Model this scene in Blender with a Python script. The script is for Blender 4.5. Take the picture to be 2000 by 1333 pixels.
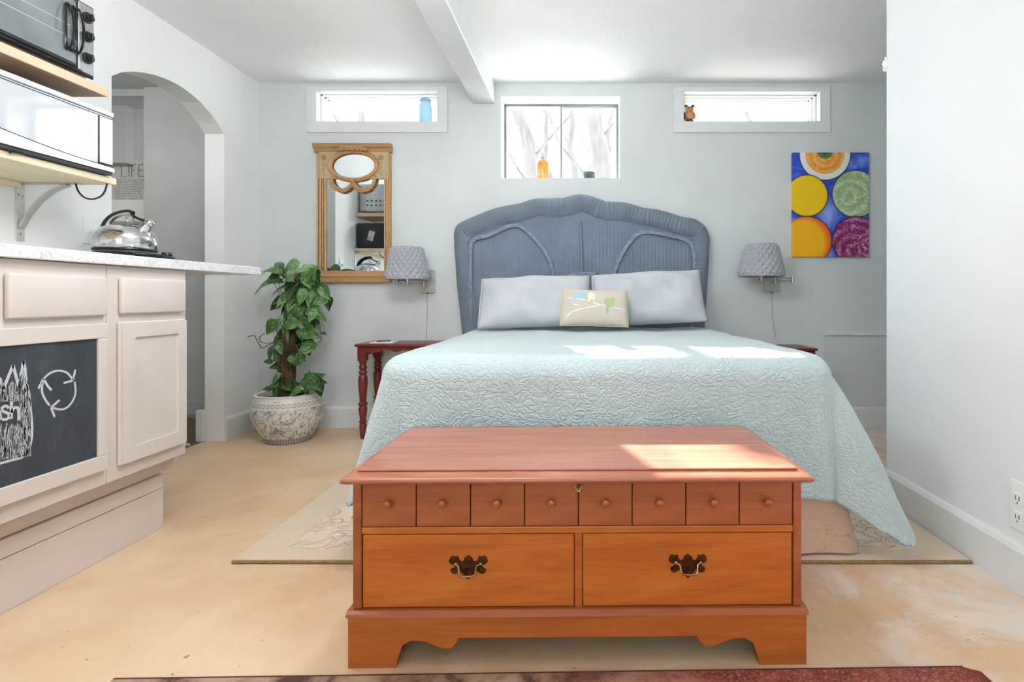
import bpy, bmesh, math, random
from mathutils import Vector, Matrix, noise as mnoise
random.seed(7)
PI = math.pi
sc = bpy.context.scene
for o in list(bpy.data.objects): bpy.data.objects.remove(o)
COL = sc.collection

# ------------------------------------------------------------------ camera
F, CU, CV, H = 1050.0, 1145.0, 583.0, 0.92      # focal length and vanishing point (2000x1333 frame), eye height
cd = bpy.data.cameras.new('camera'); cam = bpy.data.objects.new('camera', cd); COL.objects.link(cam)
cam.location = (0, 0, H); cam.rotation_euler = (PI/2, 0, 0)
cd.sensor_width = 36; cd.lens = F/2000*36
cd.shift_x = -(CU-1000)/2000; cd.shift_y = -(666.5-CV)/2000
cd.clip_start = 0.05
sc.camera = cam
# ------------------------------------------------------------------ view, world, daylight
vs = sc.view_settings
vs.view_transform = 'Standard'; vs.look = 'None'; vs.gamma = 1.0; vs.use_curve_mapping = False
vs.exposure = 0.62
sc.cycles.diffuse_bounces = 5; sc.cycles.glossy_bounces = 3; sc.cycles.max_bounces = 8; sc.cycles.sample_clamp_indirect = 6
sc.cycles.use_adaptive_sampling = True; sc.cycles.adaptive_threshold = .04; sc.cycles.adaptive_min_samples = 16; sc.cycles.use_light_tree = False
WORLD = 5.6
w = bpy.data.worlds.new('daylight_sky'); sc.world = w; w.use_nodes = True
bg = w.node_tree.nodes['Background']; bg.inputs[0].default_value = (0.93, 0.97, 1.0, 1); bg.inputs[1].default_value = WORLD
sd = bpy.data.lights.new('sun', 'SUN'); sun = bpy.data.objects.new('sun', sd); COL.objects.link(sun)
sd.energy = 26.0; sd.angle = 0.012; sd.color = (1.0, 0.96, 0.9)
sun.location = (-1.2, 8, 6)
sun.rotation_euler = Vector((0.28, -1.0, -0.665)).to_track_quat('-Z', 'Y').to_euler()
def portal(name, loc, rot, sx, sy):
    l = bpy.data.lights.new(name, 'AREA'); l.shape = 'RECTANGLE'; l.size = sx; l.size_y = sy
    l.cycles.is_portal = True
    o = bpy.data.objects.new(name, l); COL.objects.link(o); o.location = loc; o.rotation_euler = rot
# sky portals at the window openings (they only guide the sampling of the sky)
portal('sky_portal', (-0.186, 4.06, 2.05), (-PI/2, 0, 0), .84, .6)
portal('sky_portal', (-1.485, 4.06, 2.28), (-PI/2, 0, 0), .88, .23)
portal('sky_portal', (1.175, 4.06, 2.28), (-PI/2, 0, 0), .98, .23)
portal('sky_portal', (-0.3, -2.66, 1.55), (PI/2, 0, 0), 1.8, 1.3)

# ------------------------------------------------------------------ helpers
def P(u, v, Y): return Vector(((u-CU)/F*Y, Y, H-(v-CV)/F*Y))
def lin(c):
    c = c/255.0
    return c/12.92 if c <= .04045 else ((c+.055)/1.055)**2.4
def S(r, g, b): return (lin(r), lin(g), lin(b), 1)
WL = {}
class MB:
    def __init__(s): s.v = []; s.f = []; s.uv = None
    def add(s, vs, fs):
        n = len(s.v); s.v += [tuple(p) for p in vs]; s.f += [tuple(i+n for i in f) for f in fs]; return s
    def box(s, a, b, bev=0, seg=1, m=None):
        x0, x1 = sorted((a[0], b[0])); y0, y1 = sorted((a[1], b[1])); z0, z1 = sorted((a[2], b[2]))
        vs = [(x, y, z) for x in (x0, x1) for y in (y0, y1) for z in (z0, z1)]
        fs = [(0,1,3,2),(4,6,7,5),(0,4,5,1),(2,3,7,6),(0,2,6,4),(1,5,7,3)]
        if bev:
            bm = bmesh.new(); bv = [bm.verts.new(p) for p in vs]
            for f in fs: bm.faces.new([bv[i] for i in f])
            bmesh.ops.bevel(bm, geom=bm.edges[:], offset=bev, segments=seg, profile=.5, affect='EDGES')
            bm.verts.index_update(); vs = [tuple(q.co) for q in bm.verts]; fs = [tuple(q.index for q in f.verts) for f in bm.faces]; bm.free()
        if m is not None: vs = [tuple(m @ Vector(p)) for p in vs]
        return s.add(vs, fs)
    def prism(s, poly, d, axis='y'):
        """poly: list of (a,b); d=(lo,hi) extrusion. axis y: (x,z); axis x: (y,z); axis z: (x,y)"""
        def mk(p, t): return {'y': (p[0], t, p[1]), 'x': (t, p[0], p[1]), 'z': (p[0], p[1], t)}[axis]
        n = len(poly)
        vs = [mk(p, d[0]) for p in poly] + [mk(p, d[1]) for p in poly]
        fs = [tuple(range(n)), tuple(range(2*n-1, n-1, -1))] + [(i, (i+1) % n, n+(i+1) % n, n+i) for i in range(n)]
        return s.add(vs, fs)
    def lathe(s, prof, c=(0,0,0), n=24, m=None, ang=(0, 2*PI), sx=1, sy=1):
        full = abs(ang[1]-ang[0]-2*PI) < 1e-6; k = n if full else n+1
        vs = []; fs = []
        for i in range(k):
            a = ang[0]+(ang[1]-ang[0])*i/n
            for r, z in prof:
                p = Vector((c[0]+r*sx*math.cos(a), c[1]+r*sy*math.sin(a), c[2]+z))
                vs.append(tuple(m @ p) if m is not None else tuple(p))
        L = len(prof)
        for i in range(n):
            j = (i+1) % k
            for q in range(L-1): fs.append((i*L+q, j*L+q, j*L+q+1, i*L+q+1))
        return s.add(vs, fs)
    def tube(s, pts, r, n=8, cap=True, flat=None):
        pts = [Vector(p) for p in pts]; rs = r if isinstance(r, (list, tuple)) else [r]*len(pts)
        vs = []; fs = []; up = None
        for i, p in enumerate(pts):
            t = (pts[min(i+1, len(pts)-1)]-pts[max(i-1, 0)]).normalized()
            if up is None:
                up = Vector((0,0,1)) if abs(t.z) < .9 else Vector((0,1,0))
            a = t.cross(up)
            if a.length < 1e-5: a = t.cross(Vector((1,0,0)))
            a.normalize(); b = a.cross(t).normalized(); up = b
            for k in range(n):
                th = 2*PI*k/n
                vs.append(p+rs[i]*(math.cos(th)*a+math.sin(th)*b))
        for i in range(len(pts)-1):
            for k in range(n):
                fs.append((i*n+k, i*n+(k+1) % n, (i+1)*n+(k+1) % n, (i+1)*n+k))
        if cap: fs += [tuple(range(n-1, -1, -1)), tuple((len(pts)-1)*n+k for k in range(n))]
        return s.add(vs, fs)
    def ball(s, c, r, n=10, m=6, sc3=(1,1,1)):
        vs = []; fs = []
        for i in range(m+1):
            ph = PI*i/m
            for k in range(n):
                th = 2*PI*k/n
                vs.append((c[0]+r*sc3[0]*math.sin(ph)*math.cos(th), c[1]+r*sc3[1]*math.sin(ph)*math.sin(th), c[2]+r*sc3[2]*math.cos(ph)))
        for i in range(m):
            for k in range(n): fs.append((i*n+k, i*n+(k+1) % n, (i+1)*n+(k+1) % n, (i+1)*n+k))
        return s.add(vs, fs)
    def ribbon(s, pts, wd, nrm, th=.0006):
        """flat stroke with thickness th along nrm"""
        nrm = Vector(nrm).normalized(); pts = [Vector(p) for p in pts]; L = []; R = []
        for i, p in enumerate(pts):
            t = (pts[min(i+1, len(pts)-1)]-pts[max(i-1, 0)])
            if t.length < 1e-9: t = Vector((0,0,1))
            sd_ = t.normalized().cross(nrm).normalized()*wd/2
            L.append(p+sd_); R.append(p-sd_)
        vs = []
        for a, b in zip(L, R): vs += [a, b, a+nrm*th, b+nrm*th]
        fs = []
        for i in range(len(pts)-1):
            q = i*4; r_ = q+4
            fs += [(q+2, q+3, r_+3, r_+2), (q, q+2, r_+2, r_), (q+1, r_+1, r_+3, q+3)]
        return s.add(vs, fs)
    def grid(s, fn, nu, nv, uvfn=None):
        vs = [tuple(fn(i/nu, j/nv)) for i in range(nu+1) for j in range(nv+1)]
        fs = [(i*(nv+1)+j, (i+1)*(nv+1)+j, (i+1)*(nv+1)+j+1, i*(nv+1)+j+1) for i in range(nu) for j in range(nv)]
        if uvfn: s.uv = [uvfn(i/nu, j/nv) for i in range(nu+1) for j in range(nv+1)]
        return s.add(vs, fs)
def tag(o, label, cat, group=None, kind=None):
    o['label'] = label
    if cat: o['category'] = cat
    if group: o['group'] = group
    if kind: o['kind'] = kind
    return o
def build(name, mb, mat, parent=None, smooth=False, recalc=True, weld=True):
    xs = [p[0] for p in mb.v]; ys = [p[1] for p in mb.v]; zs = [p[2] for p in mb.v]
    c = Vector(((min(xs)+max(xs))/2, (min(ys)+max(ys))/2, min(zs) if parent is None else (min(zs)+max(zs))/2))
    me = bpy.data.meshes.new(name)
    me.from_pydata([Vector(p)-c for p in mb.v], [], mb.f)
    if mb.uv:
        ul = me.uv_layers.new(name='UVMap')
        for lp in me.loops: ul.data[lp.index].uv = mb.uv[lp.vertex_index]
    if weld or recalc:
        bm = bmesh.new(); bm.from_mesh(me)
        if weld and not mb.uv: bmesh.ops.remove_doubles(bm, verts=bm.verts, dist=1e-6)
        if recalc: bmesh.ops.recalc_face_normals(bm, faces=bm.faces)
        bm.to_mesh(me); bm.free()
    if smooth:
        me.shade_smooth()
        if smooth != 'full': me.set_sharp_from_angle(angle=smooth if isinstance(smooth, float) else .7)
    me.materials.append(mat)
    o = bpy.data.objects.new(name, me); COL.objects.link(o)
    if parent is not None:
        o.parent = parent; o.location = c-WL[parent]; WL[o] = c
    else:
        o.location = c; WL[o] = c.copy()
    return o
def thing(name, label, cat, loc=(0,0,0), rotz=0, group=None, local=False):
    o = bpy.data.objects.new(name, None); COL.objects.link(o); o.empty_display_size = .05
    o.location = loc; o.rotation_euler = (0,0,rotz); WL[o] = Vector((0,0,0)) if local else Vector(loc)
    return tag(o, label, cat, group)
def struct(name, mb, mat, label, smooth=False, parent=None, cat=None):
    o = build(name, mb, mat, parent, smooth)
    if parent is None: tag(o, label, cat, None, 'structure')
    return o
def copy_tree(o, parent=None):
    c = o.copy(); COL.objects.link(c)
    if parent is not None: c.parent = parent
    for ch in o.children: copy_tree(ch, c)
    return c
def catmull(pts, n=6, closed=False):
    pts = [Vector(p) for p in pts]; out = []; L = len(pts)
    for i in range(L if closed else L-1):
        g = lambda k: pts[k % L] if closed else pts[max(0, min(L-1, k))]
        a, b, c, d = g(i-1), g(i), g(i+1), g(i+2)
        for k in range(n):
            t = k/n
            out.append(.5*((2*b)+(-a+c)*t+(2*a-5*b+4*c-d)*t*t+(-a+3*b-3*c+d)*t**3))
    if not closed: out.append(pts[-1])
    return out
# ---- materials
class NT:
    def __init__(s, name):
        s.m = bpy.data.materials.new(name); s.m.use_nodes = True; s.t = s.m.node_tree
        s.b = s.t.nodes['Principled BSDF']
    def n(s, ty, **kw):
        nd = s.t.nodes.new(ty)
        for k, v in kw.items(): setattr(nd, k, v)
        return nd
    def L(s, a, b): s.t.links.new(a, b)
    def val(s, sock, v):
        if isinstance(v, bpy.types.NodeSocket): s.L(v, sock)
        else: sock.default_value = v
    def math(s, op, a, b=None, c=None):
        nd = s.n('ShaderNodeMath', operation=op); s.val(nd.inputs[0], a)
        if b is not None: s.val(nd.inputs[1], b)
        if c is not None: s.val(nd.inputs[2], c)
        return nd.outputs[0]
    def mix(s, fac, a, b):
        nd = s.n('ShaderNodeMix', data_type='RGBA'); s.val(nd.inputs[0], fac); s.val(nd.inputs[6], a); s.val(nd.inputs[7], b); return nd.outputs[2]
    def coord(s, kind='Object', scale=(1,1,1), loc=(0,0,0)):
        tc = s.n('ShaderNodeTexCoord'); mp = s.n('ShaderNodeMapping'); mp.inputs['Scale'].default_value = scale; mp.inputs['Location'].default_value = loc
        s.L(tc.outputs[kind], mp.inputs[0]); return mp.outputs[0]
    def noise(s, vec, scale, detail=4, rough=.55, dist=0):
        nd = s.n('ShaderNodeTexNoise'); s.L(vec, nd.inputs['Vector']); nd.inputs['Scale'].default_value = scale; nd.inputs['Detail'].default_value = detail
        nd.inputs['Roughness'].default_value = rough; nd.inputs['Distortion'].default_value = dist; return nd.outputs[0]
    def ramp(s, fac, stops):
        nd = s.n('ShaderNodeValToRGB'); s.L(fac, nd.inputs[0]); e = nd.color_ramp.elements
        while len(e) < len(stops): e.new(.5)
        for k, (p, c) in enumerate(stops):
            e[k].position = p; e[k].color = c if len(c) == 4 else (*c, 1)
        return nd.outputs[0]
    def rng(s, x, a, b, c=0.0, d=1.0):
        nd = s.n('ShaderNodeMapRange'); s.val(nd.inputs[0], x)
        for k, q in enumerate((a, b, c, d)): nd.inputs[k+1].default_value = q
        return nd.outputs[0]
    def bump(s, h, strength=.3, dist=.01):
        nd = s.n('ShaderNodeBump'); nd.inputs['Strength'].default_value = strength; nd.inputs['Distance'].default_value = dist
        s.L(h, nd.inputs['Height']); s.L(nd.outputs[0], s.b.inputs['Normal'])
    def out(s, col=None, rough=None, metal=None, **kw):
        if col is not None: s.val(s.b.inputs['Base Color'], col)
        if rough is not None: s.val(s.b.inputs['Roughness'], rough)
        if metal is not None: s.val(s.b.inputs['Metallic'], metal)
        for k, v in kw.items(): s.val(s.b.inputs[k.replace('_', ' ')], v)
        return s.m
def M(name, c1, c2=None, scale=12, rough=.5, metal=0, bump=0, bscale=None, stretch=(1,1,1), detail=4, dist=.004, lo=.35, hi=.65, **kw):
    t = NT(name); v = t.coord('Object', stretch)
    if c2 is None: c2 = tuple(min(1, q*.9) for q in c1[:3])+(1,)
    n = t.noise(v, scale, detail)
    col = t.ramp(n, [(lo, c1), (hi, c2)])
    if bump:
        b = t.noise(t.coord('Object', stretch), bscale or scale*4, 5, .6); t.bump(b, bump, dist)
    return t.out(col, rough, metal, **kw)
# ------------------------------------------------------------------ materials
def wall_mat(name, c, c2, bump=.06):
    return M(name, c, c2, 3, .55, 0, bump, 90, dist=.003)
m_wall = wall_mat('painted_wall_pale_grey', S(216,221,222), S(210,215,216))
m_wall_l = wall_mat('painted_wall_white', S(240,242,241), S(236,238,237))
m_wall_r = wall_mat('painted_wall_bright_white', S(232,236,239), S(229,233,237))
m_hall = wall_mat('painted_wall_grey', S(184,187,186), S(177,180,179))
m_trim = M('white_trim_paint', S(226,229,231), S(220,223,226), 4, .35)
m_trimw = M('window_white_paint', S(240,242,242), S(232,235,236), 5, .4)
m_vinyl = M('window_vinyl', S(120,122,126), S(105,108,112), 6, .5)
def ceil_mat():
    t = NT('textured_white_ceiling'); v = t.coord('Object')
    n = t.noise(v, 60, 6, .65); n2 = t.noise(v, 3, 3)
    h = t.math('MULTIPLY', t.rng(n, .45, .62), t.rng(n2, .38, .6))
    t.bump(h, .35, .006)
    return t.out(t.ramp(n2, [(.3, S(240,243,244)), (.7, S(244,246,247))]), .65)
m_ceil = ceil_mat()
def floor_mat():
    t = NT('stained_concrete'); v = t.coord('Object')
    a = t.noise(v, 1.3, 6, .6, .4); b = t.noise(v, 5.5, 8, .7, .6); c = t.noise(v, 16, 6, .7)
    base = t.ramp(a, [(.30, S(196,156,114)), (.47, S(215,181,144)), (.66, S(230,203,170))])
    base = t.mix(t.rng(b, .42, .75, 0, .5), base, S(232,210,180))
    # worn white patches towards the right of the room
    sx = t.n('ShaderNodeSeparateXYZ'); t.L(t.coord('Object'), sx.inputs[0])
    g = t.rng(sx.outputs[0], .45, 1.25)            # floor-local x
    wn = t.noise(v, 2.6, 9, .72, .5)
    k = t.math('ADD', wn, t.math('MULTIPLY', g, .26))
    base = t.mix(t.rng(k, .62, .76, 0, .8), base, S(224,214,204))
    fl = t.noise(v, 30, 2, .5); fl2 = t.noise(v, 2.1, 2)
    fm = t.math('MULTIPLY', t.rng(fl, .715, .74), t.rng(fl2, .5, .56))
    base = t.mix(t.math('MULTIPLY', fm, .75), base, S(140,88,48))
    t.bump(c, .08, .003)
    return t.out(base, t.rng(b, .3, .7, .30, .5))
m_floor = floor_mat()
m_dirt = M('raw_earth_subfloor', S(92,74,58), S(120,100,82), 25, .95, 0, .6, 60)
m_plaster = M('broken_plaster', S(205,200,192), S(170,160,148), 40, .95, 0, .5, 80)
m_soff = M('tan_painted_soffit', S(150,122,92), S(140,112,84), 6, .7)
m_ground = M('pale_dry_ground', S(232,230,226), S(220,217,212), 3, .95)
m_bark = M('grey_bark', S(92,89,90), S(72,70,72), 9, .9, 0, .1, 20, (1,1,.3))
def glass_mat(name, tint=(1,1,1,1), refl=.08):
    t = NT(name); nt = t.t
    tr = t.n('ShaderNodeBsdfTransparent'); gl = t.n('ShaderNodeBsdfGlossy'); mx = t.n('ShaderNodeMixShader')
    n = t.noise(t.coord('Object'), 4, 2)
    t.L(t.mix(t.rng(n, .3, .7, 0, .06), tint, tuple(q*.96 for q in tint[:3])+(1,)), tr.inputs[0]); gl.inputs['Roughness'].default_value = .03
    lw = t.n('ShaderNodeLayerWeight'); lw.inputs[0].default_value = .5
    f = t.math('ADD', t.math('MULTIPLY', t.math('POWER', lw.outputs['Facing'], 5), 1-refl), refl)
    t.L(f, mx.inputs[0]); t.L(tr.outputs[0], mx.inputs[1]); t.L(gl.outputs[0], mx.inputs[2])
    t.L(mx.outputs[0], nt.nodes['Material Output'].inputs[0])
    return t.m
m_glass = glass_mat('window_glass', (.97,.985,.98,1), .04)

# ------------------------------------------------------------------ room
YB = 3.83; XL = -2.33; XR = 1.36; ZC = 2.453; YF = -2.5
def wall_cells(xs, zs, solid, y0, y1):
    """wall slab in the xz plane made of grid cells, faces only on the outside"""
    mb = MB(); nx, nz = len(xs)-1, len(zs)-1
    ok = lambda i, k: 0 <= i < nx and 0 <= k < nz and solid((xs[i]+xs[i+1])/2, (zs[k]+zs[k+1])/2)
    for i in range(nx):
        for k in range(nz):
            if not ok(i, k): continue
            a, b, c, d = xs[i], xs[i+1], zs[k], zs[k+1]
            mb.add([(a,y0,c),(b,y0,c),(b,y0,d),(a,y0,d)], [(0,1,2,3)]); mb.add([(a,y1,c),(a,y1,d),(b,y1,d),(b,y1,c)], [(0,1,2,3)])
            if not ok(i-1, k): mb.add([(a,y0,c),(a,y0,d),(a,y1,d),(a,y1,c)], [(0,1,2,3)])
            if not ok(i+1, k): mb.add([(b,y0,c),(b,y1,c),(b,y1,d),(b,y0,d)], [(0,1,2,3)])
            if not ok(i, k-1): mb.add([(a,y0,c),(a,y1,c),(b,y1,c),(b,y0,c)], [(0,1,2,3)])
            if not ok(i, k+1): mb.add([(a,y0,d),(b,y0,d),(b,y1,d),(a,y1,d)], [(0,1,2,3)])
    return mb
struct('floor', MB().box((-2.33-.125, YF, -.06), (2.42, YB, 0)), m_floor, 'tan stained concrete floor with worn pale patches', cat='floor')
struct('floor_hall', MB().box((-4.3, 1.6, -.08), (-2.456, 4.3, -.015)), m_dirt, 'raw dark earth floor beyond the arched doorway', cat='floor')
struct('ceiling', MB().box((-2.455, YF-.12, ZC), (2.42, YB+.2, ZC+.1)), m_ceil, 'white lightly textured ceiling of the bedroom', cat='ceiling')
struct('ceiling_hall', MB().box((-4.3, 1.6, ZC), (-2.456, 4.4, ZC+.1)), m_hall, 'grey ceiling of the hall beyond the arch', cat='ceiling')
# window openings in the back wall (x0, x1, z0, z1)
W1 = (-1.915, -1.058, 2.178, 2.392); W2 = (-.609, .241, 1.777, 2.361); W3 = (.693, 1.66, 2.178, 2.388)
zs = sorted({0, ZC, *W1[2:], *W2[2:], *W3[2:]}); xs = sorted({-2.455, 2.42, *W1[:2], *W2[:2], *W3[:2]})
inh = lambda x, z, h: h[0] < x < h[1] and h[2] < z < h[3]
struct('wall_back', wall_cells(xs, zs, lambda x, z: not any(inh(x, z, h) for h in (W1, W2, W3)), YB, YB+.2), m_wall, 'pale grey back wall with three high windows behind the bed', cat='wall')
# left wall with arched doorway
arch = [(2.639,2.012),(2.70,2.057),(2.764,2.087),(2.84,2.112),(2.912,2.129),(3.0,2.139),(3.077,2.14),(3.165,2.128),(3.249,2.106),(3.33,2.069),(3.40,2.027),(3.46,1.978)]
poly = [(YF,0),(2.639,0)]+arch+[(3.46,0),(YB,0),(YB,ZC),(YF,ZC)]
struct('wall_left', MB().prism(poly, (XL-.125, XL), 'x'), m_wall_l, 'white left wall with a low arched doorway', cat='wall')
struct('wall_right', MB().box((XR, YF, 0), (XR+.12, 2.434, ZC)), m_wall_r, 'bright white partition wall on the right', cat='wall')
struct('wall_alcove', MB().box((XR+.12, 2.314, 0), (2.42, 2.434, ZC)), m_wall, 'pale wall hidden behind the right partition', cat='wall')
struct('wall_alcove_side', MB().box((2.3, 2.434, 0), (2.42, YB, ZC)), m_wall, 'pale side wall of the alcove right of the bed', cat='wall')
FW = (-1.2, .6, .9, 2.2)
xs = [-2.455, -1.2, .6, 1.48]; zs = [0, .9, 2.2, ZC]
struct('wall_front', wall_cells(xs, zs, lambda x, z: not inh(x, z, FW), YF-.12, YF), m_wall_l, 'white wall behind the viewer with an added wide window', cat='wall')
# hall walls
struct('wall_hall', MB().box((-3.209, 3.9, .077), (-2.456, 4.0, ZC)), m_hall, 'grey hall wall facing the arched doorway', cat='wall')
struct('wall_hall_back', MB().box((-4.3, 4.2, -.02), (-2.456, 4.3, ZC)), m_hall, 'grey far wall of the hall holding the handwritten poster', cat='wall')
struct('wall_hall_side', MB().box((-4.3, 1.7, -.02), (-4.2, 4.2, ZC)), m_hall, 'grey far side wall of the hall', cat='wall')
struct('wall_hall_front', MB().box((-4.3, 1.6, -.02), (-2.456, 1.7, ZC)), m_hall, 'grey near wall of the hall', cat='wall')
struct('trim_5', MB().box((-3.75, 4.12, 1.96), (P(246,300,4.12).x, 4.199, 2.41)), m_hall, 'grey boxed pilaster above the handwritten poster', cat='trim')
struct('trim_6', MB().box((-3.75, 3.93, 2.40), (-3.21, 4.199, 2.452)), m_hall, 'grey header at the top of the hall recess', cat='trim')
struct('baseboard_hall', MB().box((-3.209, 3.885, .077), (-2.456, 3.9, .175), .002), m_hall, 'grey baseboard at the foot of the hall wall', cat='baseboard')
struct('trim_7', MB().box((-2.50, 3.44, 0.0), (-2.457, 3.475, .2), .002), m_trim, 'short white board at the foot of the arch jamb', cat='trim')
for k, (x, y, r) in enumerate([(-2.60,3.40,.045),(-2.50,3.34,.03),(-2.74,3.50,.045)]):
    mb = MB().ball((x, y, r*.55-.015), r, 9, 6, (1.3,.9,.65))
    mb.v = [tuple(Vector(p)+.35*r*mnoise.noise_vector(Vector(p)*40)) for p in mb.v]
    lo = min(p[2] for p in mb.v); mb.v = [(p[0], p[1], p[2]-lo-.015) for p in mb.v]
    tag(build('plaster_chunk', mb, m_plaster), ['crumbled white plaster lump nearest the cabinet at the arch foot','small crumbled plaster lump beside the arch jamb','crumbled plaster lump deepest in the hall'][k], 'rubble', 'plaster rubble at the arch foot')
# ceiling beam
struct('ceiling_beam', MB().box((-.803, YF, 2.306), (-.65, YB, ZC), .004), m_trim, 'white boxed ceiling beam running to the back wall', cat='beam')
# baseboards with a rounded top
def bprof(t, h): return [(0,0),(t,0),(t,h-.02),(t*.6,h-.006),(t*.35,h),(0,h)]
def base_y(y, x0, x1, t, h):
    return MB().prism([(y-a, b) for a, b in bprof(t, h)], (x0, x1), 'x')
def base_x(x, sgn, y0, y1, t, h):
    return MB().prism([(x+sgn*a, b) for a, b in bprof(t, h)], (y0, y1), 'y')
struct('baseboard_back', base_y(YB, XL, 2.3, .016, .152), m_trim, 'white baseboard along the back wall', cat='baseboard')
struct('baseboard_left', base_x(XL, 1, 3.462, YB-.017, .016, .155), m_trim, 'white baseboard between the arch and the back corner', cat='baseboard')
struct('baseboard_right', base_x(XR, -1, YF, 2.434, .018, .15), m_trim, 'tall white baseboard along the right partition', cat='baseboard')
# chair rail remnant and panel on the right of the back wall
x0 = P(1607,650,YB).x
struct('trim_1', MB().box((x0, YB-.02, .655), (2.3, YB-.0005, .682), .004), m_trim, 'short white rail above the plain panel right of the bed', cat='trim')
struct('trim_2', MB().box((x0+.01, YB-.006, .153), (2.3, YB-.0005, .654), .001), m_wall, 'plain painted panel under the short rail', cat='trim')
# windows
def side_window(name, h, label):
    r = bpy.data.objects.new(name, None); COL.objects.link(r); r.empty_display_size = .05
    loc = Vector(((h[0]+h[1])/2, YB+.1, h[2])); r.location = loc; WL[r] = loc; tag(r, label, 'window', None, 'structure')
    x0, x1, z0, z1 = h
    y = YB-.016
    cl, cr, cb, ct = (.072, .072, .078, .035)
    for q in (((x0-cl, y, z0-cb), (x1+cr, YB-.0005, z0)), ((x0-cl, y, z1), (x1+cr, YB-.0005, z1+ct)), ((x0-cl, y, z0), (x0, YB-.0005, z1)), ((x1, y, z0), (x1+cr, YB-.0005, z1))):
        build('casing', MB().box(*q, .002), m_trim, r)
    f = .014
    mb = MB()
    for e, ya, yb in ((0, YB+.05, YB+.08), (.012, YB+.08, YB+.11), (.022, YB+.11, YB+.15)):
        a, b, c, d = x0+e, x1-e, z0, z1-e*.7
        mb.box((a, ya, d-f*.7), (b, yb, d)); mb.box((a, ya, c), (a+f, yb, d)); mb.box((b-f, ya, c), (b, yb, d)); mb.box((a, ya, c), (b, yb, c+.008))
    build('frame', mb, m_trimw, r)
    build('pane', MB().box((x0+.03, YB+.128, z0+.004), (x1-.03, YB+.132, z1-.025)), m_glass, r)
    return r
side_window('window_1', W1, 'narrow white cased window left of the ceiling beam')
side_window('window_3', W3, 'narrow white cased window right of the middle window')
x0, x1, z0, z1 = W2
r = bpy.data.objects.new('window_2', None); COL.objects.link(r); r.location = ((x0+x1)/2, YB+.17, z0); WL[r] = r.location.copy()
tag(r, 'bright sliding window in a deep reveal above the headboard', 'window', None, 'structure')
mb = MB(); f = .016; ya, yb = YB+.15, YB+.195
mb.box((x0, ya, z1-f), (x1, yb, z1)); mb.box((x0, ya, z0), (x1, yb, z0+f)); mb.box((x0, ya, z0+f), (x0+f, yb, z1-f)); mb.box((x1-f, ya, z0+f), (x1, yb, z1-f))
build('frame', mb, m_vinyl, r)
xm = P(1096, 250, ya).x
for a, b, yy in ((x0+f, xm+.012, YB+.158), (xm-.012, x1-f, YB+.176)):
    mb = MB(); g = .018
    mb.box((a, yy, z1-f-g), (b, yy+.014, z1-f)); mb.box((a, yy, z0+f), (b, yy+.014, z0+f+g)); mb.box((a, yy, z0+f+g), (a+g, yy+.014, z1-f-g)); mb.box((b-g, yy, z0+f+g), (b, yy+.014, z1-f-g))
    s_ = build('sash', mb, m_trimw, r)
    build('pane', MB().box((a+g, yy+.005, z0+f+g), (b-g, yy+.009, z1-f-g)), m_glass, s_)
build('mullion', MB().box((xm-.004, YB+.150, z0+f), (xm+.004, YB+.157, z1-f)), m_vinyl, r)
for nm, q in (('reveal', ((x0-.001, YB+.0, z1-.004), (x1+.001, YB+.15, z1+.0))), ('reveal', ((x0, YB, z0), (x0+.003, YB+.15, z1-.004))), ('reveal', ((x1-.003, YB, z0), (x1, YB+.15, z1-.004)))):
    build(nm, MB().box(*q), m_trimw, r)
# unseen window added behind the viewer to let in fill daylight
r = bpy.data.objects.new('added_window', None); COL.objects.link(r); r.location = (-.3, YF-.06, .9); WL[r] = r.location.copy(); tag(r, 'added wide white window behind the viewer', 'window', None, 'structure')
mb = MB()
for x in (-1.2, -.33, .54): mb.box((x, YF-.09, .9), (x+.06, YF-.03, 2.2))
for z in (.9, 2.14): mb.box((-1.2, YF-.09, z), (.6, YF-.03, z+.06))
build('frame', mb, m_trimw, r)
for x in (-1.14, -.27): build('pane', MB().box((x, YF-.062, .96), (x+.81, YF-.058, 2.14)), m_glass, r)
# outdoors
struct('ground', MB().box((-14, YB+.21, 1.5), (14, 26, 1.66)), m_ground, 'pale sunlit ground outside the high windows', cat='ground')
struct('ground_garden', MB().box((-14, -20, -.2), (14, YF-.13, -.03)), m_ground, 'pale ground outside the added window behind the viewer', cat='ground')
struct('trim_3', MB().box((.45, YB+.2, 2.46), (1.95, YB+.60, 2.50)), m_soff, 'tan painted soffit outside the right window', cat='trim')
struct('trim_4', MB().box((-2.2, YB+.2, 2.46), (-.85, YB+.60, 2.50)), m_trimw, 'white painted soffit outside the left window', cat='trim')
TR = [(1010,225,1050,350,9,.16,'thick bare tree trunk leaning left outside the middle window'),
      (1062,215,1072,340,12,.09,'slim bare tree leaning left beside the window mullion'),
      (1113,215,1122,345,11,.10,'slim upright bare tree just right of the window mullion'),
      (1165,215,1172,345,8,.17,'broad bare tree trunk outside the right pane'),
      (1196,215,1180,345,13,.1,'distant bare tree leaning right outside the right pane'),
      (1460,200,1468,240,12,.1,'bare tree seen through the right narrow window'),
      (705,190,700,240,11,.12,'bare tree seen through the left narrow window')]
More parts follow.
